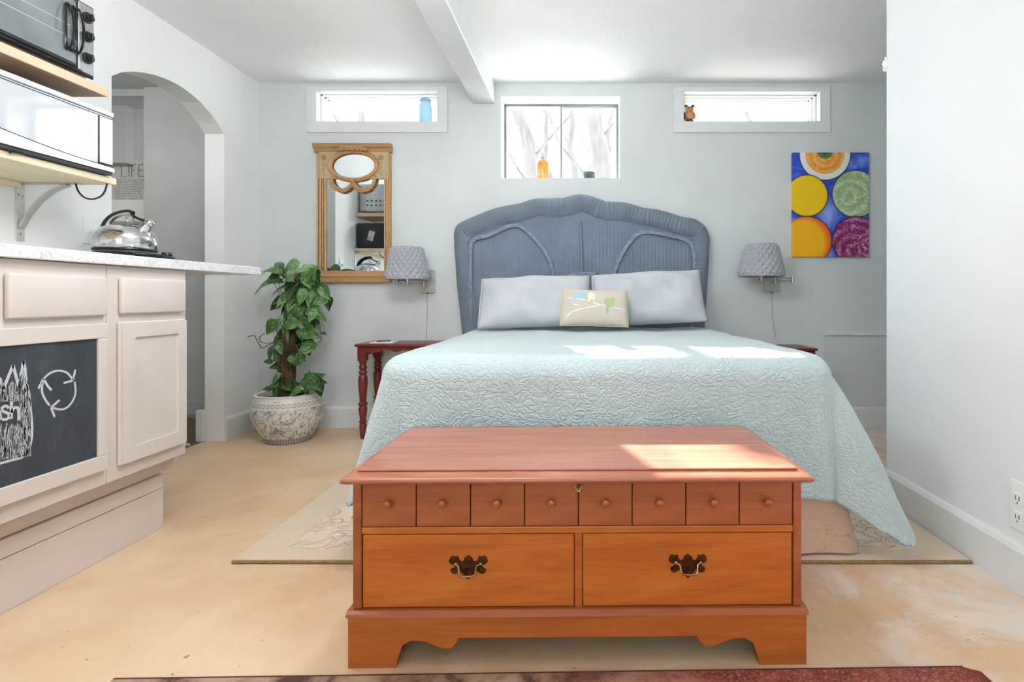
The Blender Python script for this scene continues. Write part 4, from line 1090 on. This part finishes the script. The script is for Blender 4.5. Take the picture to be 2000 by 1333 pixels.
# plaque with an oval opening and arched lower edge
oc, orx, ory = (px(690), pz(323.5)), .158, .094
xa, xb, zt = px(621), px(759), pz(296)
N_ = 64
vs = []; fs = []
def plaque_outer(a):
    dx, dz = math.cos(a), math.sin(a)
    zb_ = pz(349)
    k = 9
    if dx > 1e-6: k = min(k, (xb-oc[0])/dx)
    if dx < -1e-6: k = min(k, (xa-oc[0])/dx)
    if dz > 1e-6: k = min(k, (zt-oc[1])/dz)
    if dz < -1e-6: k = min(k, (zb_-oc[1])/dz)
    x, z = oc[0]+k*dx, oc[1]+k*dz
    r = math.hypot((x-oc[0])/orx, (z-oc[1])/ory)
    if r < 1.02: x, z = oc[0]+orx*1.03*(x-oc[0])/orx/r, oc[1]+ory*1.03*(z-oc[1])/ory/r*1.0
    return x, z
angs = sorted([2*PI*k/N_ for k in range(N_)]+[math.atan2(z-oc[1], x-oc[0]) % (2*PI) for x in (xa, xb) for z in (zt, pz(349))])
for a in angs:
    xi_, zi_ = oc[0]+orx*math.cos(math.atan2(math.sin(a)/ory, math.cos(a)/orx)), oc[1]+ory*math.sin(math.atan2(math.sin(a)/ory, math.cos(a)/orx))
    xo_, zo_ = plaque_outer(a)
    vs += [(xi_, YM-.016, zi_), (xo_, YM-.016, zo_), (xi_, YM-.003, zi_), (xo_, YM-.003, zo_)]
n = len(angs)
for k in range(n):
    q = k*4; r_ = ((k+1) % n)*4
    fs += [(q, q+1, r_+1, r_), (q, r_, r_+2, q+2), (q+1, q+3, r_+3, r_+1)]
build('plaque', MB().add(vs, fs), m_giltg, mi)
def oval(k, y, r): return MB().tube([(oc[0]+orx*k*math.cos(2*PI*i/48), y, oc[1]+ory*k*math.sin(2*PI*i/48)) for i in range(49)], r, 8)
ovr = build('oval_frame', oval(1.06, YM-.020, .011), m_gilt, mi, True)
build('bead_ring', oval(.98, YM-.018, .006), m_gilt, ovr, True)
build('bead_ring', oval(1.17, YM-.016, .006), m_gilt, ovr, True)
# stiles with flutes
for s_, ua, ub in ((1, 617, 637), (-1, 762, 749)):
    st = build('stile', MB().box((px(ua), YM-.005, pz(533)), (px(ub), YM-.0001, pz(298))), m_gilt, mi)
    for k, f in enumerate((.12, .38, .62, .86)):
        x = px(ua)+(px(ub)-px(ua))*f
        build('flute', MB().tube([(x, YM-.011, pz(531)), (x, YM-.011, pz(345 if k > 1 else 300))], (.0085 if k % 2 else .0055) if s_ > 0 else (.0055 if k % 2 else .004), 8), m_gilt, st, True)
    xc_ = px(ub)
    for k in range(26):
        pass
for s_, u0 in ((1, 637), (-1, 751)):       # rounded shoulders of the main pane
    x0_ = px(u0); pts = [(x0_, pz(352)), (x0_+s_*.004, pz(347)), (x0_+s_*.018, pz(343)), (x0_+s_*.04, pz(341)), (x0_+s_*.04, pz(349)+.03), (x0_-s_*.01, pz(349)+.03), (x0_-s_*.01, pz(360))]
    build('shoulder', MB().prism(pts, (YM-.015, YM-.003)), m_gilt, mi)
# cornice and foot mouldings
def mould(z0, z1, prof, xe0, xe1):
    hh_ = z1-z0
    poly = [(YM-.0001, z0)]+[(YM-d, z0+f*hh_) for d, f in prof]+[(YM-.0001, z1)]
    return MB().prism(poly, (xe0, xe1), 'x')
build('cornice', mould(pz(298), pz(282), [(.012,0),(.02,.15),(.026,.45),(.04,.6),(.044,.72),(.044,.86),(.05,.9),(.05,1)], px(613), px(765)), m_gilt, mi, .4)
build('foot_moulding', mould(pz(552.5), pz(529), [(.02,0),(.034,.05),(.034,.28),(.026,.36),(.03,.55),(.024,.68),(.022,.95),(.016,1)], px(619), px(763)), m_gilt, mi, .4)
# carved flowers on the cornice
mb = MB(); random.seed(5)
def flower(mb, x, z, r, y):
    for k in range(6):
        a = k*PI/3; mb.ball((x+r*.6*math.cos(a), y, z+r*.6*math.sin(a)), r*.45, 8, 5, (1,.7,1))
    mb.ball((x, y-.004, z), r*.4, 8, 5)
for dx, dz, r in ((0,.002,.024),(-.035,0,.022),(.035,0,.022),(-.068,-.004,.018),(.068,-.004,.018),(-.095,-.012,.013),(.095,-.012,.013)):
    mb = MB(); flower(mb, oc[0]+dx, pz(291)+dz, r, YM-.046); build('carved_flower', mb, m_gilt, mi, True)
for u_ in (632, 744):
    mb = MB(); flower(mb, px(u_), pz(307), .020, YM-.018); build('rosette', mb, m_gilt, mi, True)
    mb = MB()
    for k in range(7): mb.ball((px(u_)+.004*(-1)**k, YM-.017, pz(318)-k*.014), .009-.0006*k, 8, 5, (1,.6,1.2))
    build('leaf_drop', mb, m_giltg, mi, True)
# garland swags of leaves below the oval
for s_ in (-1, 1):
    pts = catmull([Vector((oc[0]+s_*.155, YM-.024, pz(349))), Vector((oc[0]+s_*.145, YM-.026, pz(360))), Vector((oc[0]+s_*.115, YM-.028, pz(369))), Vector((oc[0]+s_*.07, YM-.028, pz(373))), Vector((oc[0]+s_*.03, YM-.028, pz(368))), Vector((oc[0]+s_*.004, YM-.026, pz(359)))], 4)
    mb = MB()
    for k, p in enumerate(pts):
        for q in (-1, 1): mb.ball((p.x+.003*q, p.y-.004*(k % 2), p.z+.007*q), .0105, 8, 5, (1.1,.8,.9))
    build('garland', mb, m_gilt, mi, True)
mb = MB().ball((oc[0], YM-.03, pz(354)), .013, 10, 6); build('garland_knot', mb, m_gilt, mi, True)
# ------------------------------------------------------------------ painting
def paint_mat():
    t = NT('painted_canvas_circles'); v = t.coord('Object')
    sx = t.n('ShaderNodeSeparateXYZ'); t.L(v, sx.inputs[0]); x, z = sx.outputs[0], sx.outputs[2]
    k_ = 3.81/F                         # metres per reference pixel on the canvas
    cu, cv = 1622.5, 400.0
    def dist(u, vv, ry=1.0):
        dx = t.math('SUBTRACT', x, (u-cu)*k_); dz = t.math('DIVIDE', t.math('SUBTRACT', z, -(vv-cv)*k_), ry)
        return t.math('DIVIDE', t.math('SQRT', t.math('ADD', t.math('MULTIPLY', dx, dx), t.math('MULTIPLY', dz, dz))), k_)
    def disc(d, r, soft=1.0): return t.rng(d, r-soft, r+soft, 1, 0)
    n = t.noise(v, 9, 5, .6, 1.0); br = t.noise(t.coord('Object', (1,1,1)), 22, 3, .5, 2.5)
    c = t.ramp(n, [(.3, S(24,58,172)), (.5, S(38,80,200)), (.72, S(110,150,228))])
    star = dist(1617, 417, 1.5); c = t.mix(t.rng(star, 2, 24, .8, 0), c, S(150,180,238))
    star = dist(1617, 497, 1.0); c = t.mix(t.rng(star, 2, 18, .7, 0), c, S(140,172,236))
    star = dist(1684, 315, .6); c = t.mix(t.rng(star, 2, 24, .6, 0), c, S(120,156,232))
    def swirl(u, vv, a, b, cc, freq):
        d = dist(u, vv); w_ = t.math('SINE', t.math('ADD', t.math('MULTIPLY', d, freq), t.math('MULTIPLY', n, 6)))
        return t.ramp(t.math('ADD', t.math('MULTIPLY', w_, .10), t.math('MULTIPLY', br, 1.0)), [(.36, a), (.52, b), (.72, cc)])
    ring = S(18,24,70)
    for (u, vv, r, ry, col) in (
        (1611, 302, 49, 1.0, 'soup'), (1576, 382.5, 39.5, 1.0, S(236,196,8)), (1671, 379, 45, 1.0, 'green'), (1576, 471, 47, 1.0, 'orange'), (1672, 470, 46, 1.0, 'purple')):
        d = dist(u, vv, ry)
        c = t.mix(disc(d, r+2.2, 1.2), c, ring)
        if col == 'soup':
            c = t.mix(disc(d, r), c, S(232,232,228)); c = t.mix(disc(d, 38), c, swirl(u, vv, S(222,142,44), S(232,164,70), S(238,190,120), .5)); c = t.mix(disc(dist(1611, 296), 15), c, S(92,118,56)); c = t.mix(disc(dist(1611, 296), 7, 3), c, S(40,66,36))
        elif col == 'green': c = t.mix(disc(d, r), c, swirl(1660, 385, S(146,176,124), S(170,194,150), S(206,220,196), .35))
        elif col == 'orange':
            c = t.mix(disc(d, r), c, S(240,104,24)); c = t.mix(disc(dist(1568, 474), 46, 5), c, S(242,180,10))
        elif col == 'purple': c = t.mix(disc(d, r), c, t.mix(disc(dist(1695, 478), 22), swirl(1668, 490, S(118,26,84), S(150,52,110), S(206,140,184), .38), swirl(1695, 478, S(128,34,92), S(164,70,124), S(226,170,204), .5)))
        else: c = t.mix(disc(d, r), c, col)
    t.bump(br, .08, .002)
    return t.out(c, .45)
pa = thing('canvas_painting', 'unframed canvas of five bright circles on blue', 'painting', P(1622, 502, YB))
a, b = P(1548, 502, 3.805), P(1697.5, 298, 3.805)
cvs = build('canvas', MB().box((a.x, 3.805, a.z), (b.x, YB-.0005, b.z), .002), paint_mat(), pa)
# ------------------------------------------------------------------ things on the window sills
def jar_glass(name, tint, dcol, k):
    t = NT(name); tr = t.n('ShaderNodeBsdfTransparent'); df = t.n('ShaderNodeBsdfTranslucent'); gl = t.n('ShaderNodeBsdfDiffuse'); mx = t.n('ShaderNodeMixShader'); m2 = t.n('ShaderNodeMixShader')
    n = t.noise(t.coord('Object'), 25, 2); t.L(t.mix(n, tint, tuple(q*.9 for q in tint[:3])+(1,)), tr.inputs[0]); df.inputs[0].default_value = dcol; gl.inputs[0].default_value = dcol
    m2.inputs[0].default_value = .5; t.L(df.outputs[0], m2.inputs[1]); t.L(gl.outputs[0], m2.inputs[2])
    mx.inputs[0].default_value = k; t.L(tr.outputs[0], mx.inputs[1]); t.L(m2.outputs[0], mx.inputs[2]); t.L(mx.outputs[0], t.t.nodes['Material Output'].inputs[0])
    return t.m
m_glb = jar_glass('blue_jar_glass', (.36,.45,.52,1), S(170,192,206), .5)
m_glg = jar_glass('green_grey_jar_glass', (.3,.36,.34,1), S(150,162,158), .5)
def amber():
    t = NT('orange_bottle_glass'); n = t.noise(t.coord('Object'), 30, 3, .6, 1)
    return t.out(t.ramp(n, [(.35, S(246,132,48)), (.6, S(252,170,96)), (.75, S(236,112,40))]), .2, 0, Transmission_Weight=.25, Subsurface_Weight=.3, Emission_Strength=0.0)
jx = P(830, 238, 3.86)
jr = thing('mason_jar', 'pale blue glass clip jar on the left window sill', 'jar', (jx.x, 3.875, 2.186))
build('body', MB().lathe([(0,.0),(.040,.0),(.044,.006),(.044,.10),(.041,.125),(.033,.137),(.033,.148)], (jx.x, 3.875, 2.186), 28), m_glb, jr, True)
build('lid', MB().lathe([(.035,.149),(.038,.151),(.037,.164),(.030,.172),(0,.175)], (jx.x, 3.875, 2.186), 28), m_glb, jr, True)
build('clip', MB().tube(catmull([Vector((jx.x-.036, 3.86, 2.34)), Vector((jx.x-.05, 3.86, 2.325)), Vector((jx.x-.05, 3.86, 2.30)), Vector((jx.x-.043, 3.86, 2.285))], 4), .002, 6), m_steel, jr, True)
bx_ = P(1060, 347, 3.92)
bo = thing('orange_bottle', 'orange glass bottle on the middle window sill', 'bottle', (bx_.x, 3.92, 1.778))
build('body', MB().lathe([(0,0),(.040,0),(.044,.005),(.044,.115),(.040,.135),(.026,.150),(.015,.156),(.015,.172),(0,.172)], (bx_.x, 3.92, 1.778), 24, sy=.6), amber(), bo, True)
build('stopper', MB().lathe([(0,.172),(.012,.172),(.013,.185),(.010,.191),(0,.192)], (bx_.x, 3.92, 1.778), 14), m_steel, bo, True)
gx = P(1151, 347, 3.92)
gj = thing('candle_jar', 'small grey green glass jar beside the orange bottle', 'jar', (gx.x, 3.92, 1.778))
build('body', MB().lathe([(0,0),(.038,0),(.040,.004),(.040,.074),(.036,.078)], (gx.x, 3.92, 1.778), 24), m_glg, gj, True)
build('wax', MB().lathe([(0,.003),(.036,.003),(.036,.062),(0,.062)], (gx.x, 3.92, 1.778), 24), M('pale_green_wax', S(178,190,184), S(166,178,172), 20, .6), gj, True)
ox = P(1346, 238, 3.85)
m_ow = M('carved_light_wood', S(196,150,98), S(148,96,52), 40, .6, 0, .4, 90)
m_owd = M('carved_dark_wood', S(96,56,28), S(60,32,18), 40, .6)
m_owf = M('carved_pink_wood', S(222,160,116), S(204,132,92), 50, .6)
fg = thing('carved_figurine', 'small carved brown animal figurine with two ears on the right sill', 'figurine', (ox.x, 3.848, 2.1785))
def fo(dx, dy, dz): return (ox.x+dx, 3.848+dy, 2.1785+dz)
build('base', MB().lathe([(0,0),(.030,0),(.032,.008),(.028,.018),(0,.02)], fo(0,0,0), 16), m_owd, fg, True)
bd = build('body', MB().ball(fo(0,0,.052), .038, 16, 10, (1,.8,1.05)), m_ow, fg, True)
build('belly', MB().ball(fo(.004,-.018,.046), .024, 12, 8, (1,.7,1.1)), m_owf, bd, True)
for s_ in (-1, 1):
    build('arm', MB().ball(fo(s_*.034,-.006,.045), .016, 10, 6, (.7,.9,1.7)), m_owd if s_ < 0 else m_owf, bd, True)
hd = build('head', MB().ball(fo(.002,-.004,.092), .027, 14, 9, (1.1,.9,.85)), m_ow, fg, True)
for s_ in (-1, 1):
    build('ear', MB().ball(fo(.002+s_*.024,0,.118), .011, 10, 6, (1.2,.6,.9)), m_owd, hd, True)
    build('eye', MB().ball(fo(.002+s_*.012,-.026,.096), .004, 8, 5), m_owd, hd, True)
build('nose', MB().ball(fo(.002,-.030,.084), .008, 8, 5, (1.2,1,.8)), m_owf, hd, True)
# ------------------------------------------------------------------ outlet on the right wall, plaster scrap on its edge
ot = thing('wall_outlet', 'white double outlet plate low on the right wall', 'outlet', (XR, 1.66, .26))
oy0, oy1 = 1.60, 1.716
build('plate', MB().box((XR-.006, oy0, .19), (XR-.0005, oy1, .345), .003, 2), m_trimw, ot)
for k, (yy, zz_) in enumerate(((1.685,.232),(1.685,.290),(1.632,.232),(1.632,.290))):
    s0 = build('socket', MB().box((XR-.009, yy-.018, zz_-.02), (XR-.006, yy+.018, zz_+.02), .002), m_trimw, ot)
    for dy in (-.007, .007): build('slot', MB().box((XR-.0095, yy+dy-.0016, zz_-.004), (XR-.0089, yy+dy+.0016, zz_+.010)), m_dark, s0)
    build('slot', MB().box((XR-.0095, yy-.0022, zz_-.014), (XR-.0089, yy+.0022, zz_-.009)), m_dark, s0)
mb = MB()
c0 = Vector((XR-.006, 2.43, H-(126-CV)/F*2.44))
mb.ball((c0.x, c0.y, c0.z), .028, 14, 10, (.5,.4,1.2))
mb.v = [tuple(Vector(p)+.012*mnoise.noise_vector(Vector(p)*60)) for p in mb.v]
tag(build('plaster_scrap', mb, m_trimw), 'rough white plaster scrap on the partition edge near the ceiling', 'plaster')
# ------------------------------------------------------------------ potted pothos
def pot_mat():
    t = NT('painted_porcelain'); v = t.coord('Object')
    sx = t.n('ShaderNodeSeparateXYZ'); t.L(v, sx.inputs[0]); z = sx.outputs[2]
    ang = t.n('ShaderNodeMath', operation='ARCTAN2'); t.L(sx.outputs[1], ang.inputs[0]); t.L(sx.outputs[0], ang.inputs[1])
    a = t.noise(v, 26, 6, .65, 1.4); b = t.noise(v, 9, 3, .5, 1)
    base = t.ramp(a, [(.40, S(140,141,142)), (.47, S(188,188,184)), (.54, S(226,226,222))])
    base = t.mix(t.rng(b, .45, .6, 0, .25), base, S(206,190,170))
    zl = t.math('ADD', z, 0.0)
    # medallion band below the rim
    w_ = t.math('SINE', t.math('MULTIPLY', ang.outputs[0], 22)); q = t.math('SUBTRACT', zl, .098)
    rr = t.math('ADD', t.math('POWER', t.math('DIVIDE', q, .017), 2), t.math('POWER', t.math('SUBTRACT', 1, t.math('ABSOLUTE', w_)), 2))
    med = t.rng(rr, .55, .75, 1, 0); core = t.rng(rr, .18, .35, 1, 0)
    band = t.rng(t.math('ABSOLUTE', q), .022, .025, 1, 0)
    c = t.mix(band, base, S(224,222,214)); c = t.mix(t.math('MULTIPLY', med, band), c, S(150,152,154)); c = t.mix(t.math('MULTIPLY', core, band), c, S(206,204,198))
    c = t.mix(t.rng(zl, .124, .128), c, S(222,220,212))
    key = t.rng(t.math('SINE', t.math('MULTIPLY', ang.outputs[0], 60)), -.1, .1)
    foot = t.rng(zl, -.122, -.118, 1, 0)
    c = t.mix(foot, c, t.mix(key, S(120,120,120), S(176,172,164)))
    return t.out(c, .35)
PC = Vector((P(564, 862, 3.5).x, 3.5, 0))
pt = thing('potted_pothos', 'variegated pothos on a moss pole in a painted porcelain pot', 'potted plant', PC)
R0 = .217
prof = [(0,0),(.128,0),(.140,.004),(.146,.03),(.150,.040),(.165,.060),(.196,.115),(R0,.18),(R0-.002,.225),(.207,.262),(.196,.285),(.193,.296),(.196,.306),(.188,.310),(.178,.304),(.178,.262)]
build('pot', MB().lathe(prof, PC, 64), pot_mat(), pt, True)
build('soil', MB().lathe([(0,.275),(.09,.278),(.178,.268)], PC, 32), M('dark_potting_soil', S(44,34,26), S(66,52,40), 60, .95, 0, .8, 90), pt, True)
m_pole = M('mossy_bark_pole', S(96,72,44), S(58,46,30), 22, .95, 0, 1.0, 60, (1,1,.35), dist=.012)
pp0 = PC+Vector((-.02, .0, .26)); 
mb = MB(); 
def pole(i, j):
    a = i*2*PI; z = j*.48; r = .050-.012*j+.010*mnoise.noise(Vector((math.cos(a)*3, math.sin(a)*3, z*9)))+.006*math.sin(9*a)
    return (pp0.x+.03*j+r*math.cos(a), pp0.y+r*math.sin(a), pp0.z+z)
build('moss_pole', MB().grid(pole, 40, 36), m_pole, pt, 'full', recalc=False)
def leaf_mat(name, dk, md, lt):
    t = NT(name); v = t.coord('UV'); sx = t.n('ShaderNodeSeparateXYZ'); t.L(v, sx.inputs[0])
    oi = t.n('ShaderNodeObjectInfo')
    mp = t.n('ShaderNodeMapping'); t.L(v, mp.inputs[0]); mp.inputs['Scale'].default_value = (7, 2, 1); t.L(oi.outputs['Random'], mp.inputs['Location'])
    n = t.noise(mp.outputs[0], 2.2, 4, .6, .5)
    c = t.ramp(n, [(.36, dk), (.52, md), (.72, lt)])
    return t.out(c, .35, 0, Subsurface_Weight=.0, Specular_IOR_Level=.4)
m_leaf = [leaf_mat('pothos_leaf_green', S(48,82,38), S(74,116,58), S(150,184,120)), leaf_mat('pothos_leaf_light', S(72,112,60), S(112,150,92), S(190,208,160)), leaf_mat('pothos_leaf_dark', S(34,58,30), S(54,86,44), S(96,128,72))]
def leaf_mesh(name, mat, curl, fold):
    NU, NV = 6, 8; vs = []; uv = []
    for j in range(NV+1):
        t = j/NV
        wv = .5*(math.sin(PI*min(1, t*1.02)**.62))**.9*(1-.35*t)+.0
        if t > .97: wv = .003
        yb_ = t
        for i in range(NU+1):
            s = 2*i/NU-1
            y = yb_-(.10*abs(s)**1.5)*(1-t)**2*2.2
            vs.append((s*wv*.88, y, fold*abs(s)*wv-curl*t*t+.02*math.sin(6*t+3*s))); uv.append((s*.5+.5, t))
    fs = [(j*(NU+1)+i, j*(NU+1)+i+1, (j+1)*(NU+1)+i+1, (j+1)*(NU+1)+i) for j in range(NV) for i in range(NU)]
    me = bpy.data.meshes.new(name); me.from_pydata(vs, [], fs); ul = me.uv_layers.new(name='UVMap')
    for lp in me.loops: ul.data[lp.index].uv = uv[lp.vertex_index]
    me.shade_smooth(); me.materials.append(mat); return me
LM = [leaf_mesh('leaf', m_leaf[k % 3], c_, f_) for k, (c_, f_) in enumerate(((.25,.25),(.35,.15),(.15,.35),(.45,.3),(.3,.1),(.2,.4)))]
# leaves: centre (zoomed sketch), length in px, tip direction in degrees (0 = right, 90 = up), mesh, facing tilt
LV = [(685,122,24,200,1,.1),(570,150,26,160,0,-.6),(545,150,22,190,1,-.9),(518,240,32,187,0,-.8),(650,200,26,195,0,-.7),(755,150,24,20,1,-.4),(822,140,32,20,0,-.3),(815,190,30,-60,1,.1),(835,262,34,-75,1,.2),(855,285,24,-110,2,.1),(765,300,32,-110,1,.15),(620,262,30,195,0,-.9),(600,350,26,200,2,.0),(625,340,28,215,1,.2),(690,345,34,250,1,.2),(745,358,30,190,2,.1),(720,425,36,-95,1,.1),(860,425,34,-35,0,.0),(910,300,26,-60,0,.3),(925,368,22,-80,2,.3),(800,415,26,-120,1,.2),(650,400,24,230,2,.2),(560,515,30,225,0,.1),(605,495,24,240,0,.2),(635,545,34,215,2,.1),(655,585,34,-95,1,.1),(665,668,30,-95,1,.1),(612,660,26,240,2,.1),(815,545,36,-20,0,.1),(790,597,22,-140,0,.1),(897,548,12,0,2,-.4),(872,500,12,20,0,-.2),(770,645,32,-170,0,.1),(800,650,22,-80,2,.2),(742,705,24,-20,2,-.1),(570,672,26,-100,2,.2),(598,750,22,185,2,.0),(800,490,30,-80,2,.1),(825,520,26,-60,2,.1),(590,380,22,210,2,.1),(700,250,24,120,2,.2),(860,345,26,-160,1,.2),(885,335,22,-30,0,.2),(810,345,28,-100,1,.1),(790,380,26,-60,2,.2),(740,250,26,-40,2,.1),(780,215,28,-120,0,.1),(735,175,22,150,0,-.3),(640,180,20,165,2,-.5),(670,455,26,-110,2,.3),(770,450,28,-90,2,.2),(690,500,24,-60,2,.2),(640,620,26,-100,0,.2),(680,620,24,-70,2,.2),(600,600,24,230,0,.2),(650,710,20,-120,2,.2),(545,720,12,190,2,.0),(850,480,20,-50,2,.2),(760,560,20,-70,0,.2),
      (607,918,28,-110,1,.1),(577,865,18,210,0,.1),(590,832,20,225,0,.0),(540,890,14,170,2,.0),(700,908,28,190,0,-.3),(760,882,32,-160,0,-.2),(788,842,36,160,0,-.2),(845,820,34,30,0,-.2),(855,868,30,-40,2,.1),(820,870,30,-150,1,.0),(868,895,26,-70,2,.2),(735,868,24,140,2,-.2),(805,808,18,110,0,-.1),(830,845,28,-20,1,.1),(790,890,24,-100,2,.1),(680,880,24,-30,2,.0),(870,845,26,10,2,.0)]
random.seed(21)
for _ in range(34):
    x_ = random.gauss(745, 75); y_ = random.uniform(150, 470)
    if abs(x_-745) < 150: LV.append((x_, y_, random.uniform(18, 28), random.choice((-95, -120, -60, 200, -20, 150, 30)), random.choice((0, 0, 1, 2)), random.uniform(-.4, .3)))
for _ in range(22): LV.append((random.gauss(690, 45), random.uniform(470, 730), random.uniform(16, 24), random.choice((-95, -120, -60, 210)), random.choice((0, 2, 2)), random.uniform(-.2, .3)))
zs_ = 3.1743
k = 0
Q0 = Vector((0,0,1))
for (cx, cy, ln, ang, mi_, tilt) in LV:
    u = 350+cx/zs_; v = 480+cy/zs_
    dep = random.uniform(-.10, .04) if cy < 780 else random.uniform(-.13, -.03)
    if cy < 780 and mi_ == 2: dep = random.uniform(-.03, .06)
    Yl = 3.5+dep; c = P(u, v, Yl); L_ = ln*1.12*Yl/F*random.uniform(.95, 1.1)
    a = math.radians(ang)
    d = Vector((math.cos(a), random.uniform(-.6, .1), math.sin(a)+random.uniform(-.25, .25))).normalized()
    nrm = Vector((random.uniform(-.7,.7), -1, .35+tilt*.9+random.uniform(-.2,.2)))
    if tilt < -.2: nrm = Vector((random.uniform(-.3,.3), -.55, .55+abs(tilt)*.5))
    nrm = (nrm-d*nrm.dot(d)).normalized(); xx = d.cross(nrm).normalized()
    me = LM[[0,1,2,3,4,5][(mi_ + 3*(k % 2)) % 6]]
    o = bpy.data.objects.new('leaf', me); COL.objects.link(o); o.parent = pt
    R3 = Matrix((xx, d, nrm)).transposed().to_4x4()
    o.matrix_basis = Matrix.Translation(c-d*L_*.5-PC) @ R3 @ Matrix.Scale(L_, 4)
    # leaf stalk back to the pole
    st_ = c-d*L_*.5
    if k % 2 == 0:
        pz_ = max(pp0.z+.02, min(pp0.z+.58, st_.z-.07)); root = Vector((pp0.x+.02, 3.5-.03, pz_)) if cy < 780 else Vector((st_.x*.6+pp0.x*.4, 3.48, .275))
        mid = (st_+root)/2+Vector((0, -.02, .04))
        build('stalk', MB().tube(catmull([root, mid, st_], 4), .0022, 5), m_leaf[0], pt, True)
    k += 1
m_vine = M('brown_vine', S(104,84,62), S(80,62,46), 50, .7)
def vz(pts, Y=3.42): return catmull([P(350+x/zs_, 480+y/zs_, Y) for x, y in pts], 5)
for q in ([(600,600),(560,612),(515,635),(490,605),(468,560),(445,560),(424,566)], [(610,590),(560,605),(510,600),(498,580),(508,560),(530,545)], [(808,636),(840,612),(878,590),(880,560),(872,500)], [(880,540),(860,510),(840,490)], [(668,742),(700,735),(735,690),(735,640),(720,610)], [(690,250),(720,190),(705,160)], [(730,250),(735,190),(720,150)]):
    build('vine', MB().tube(vz(q), .0026, 6), m_vine, pt, True)
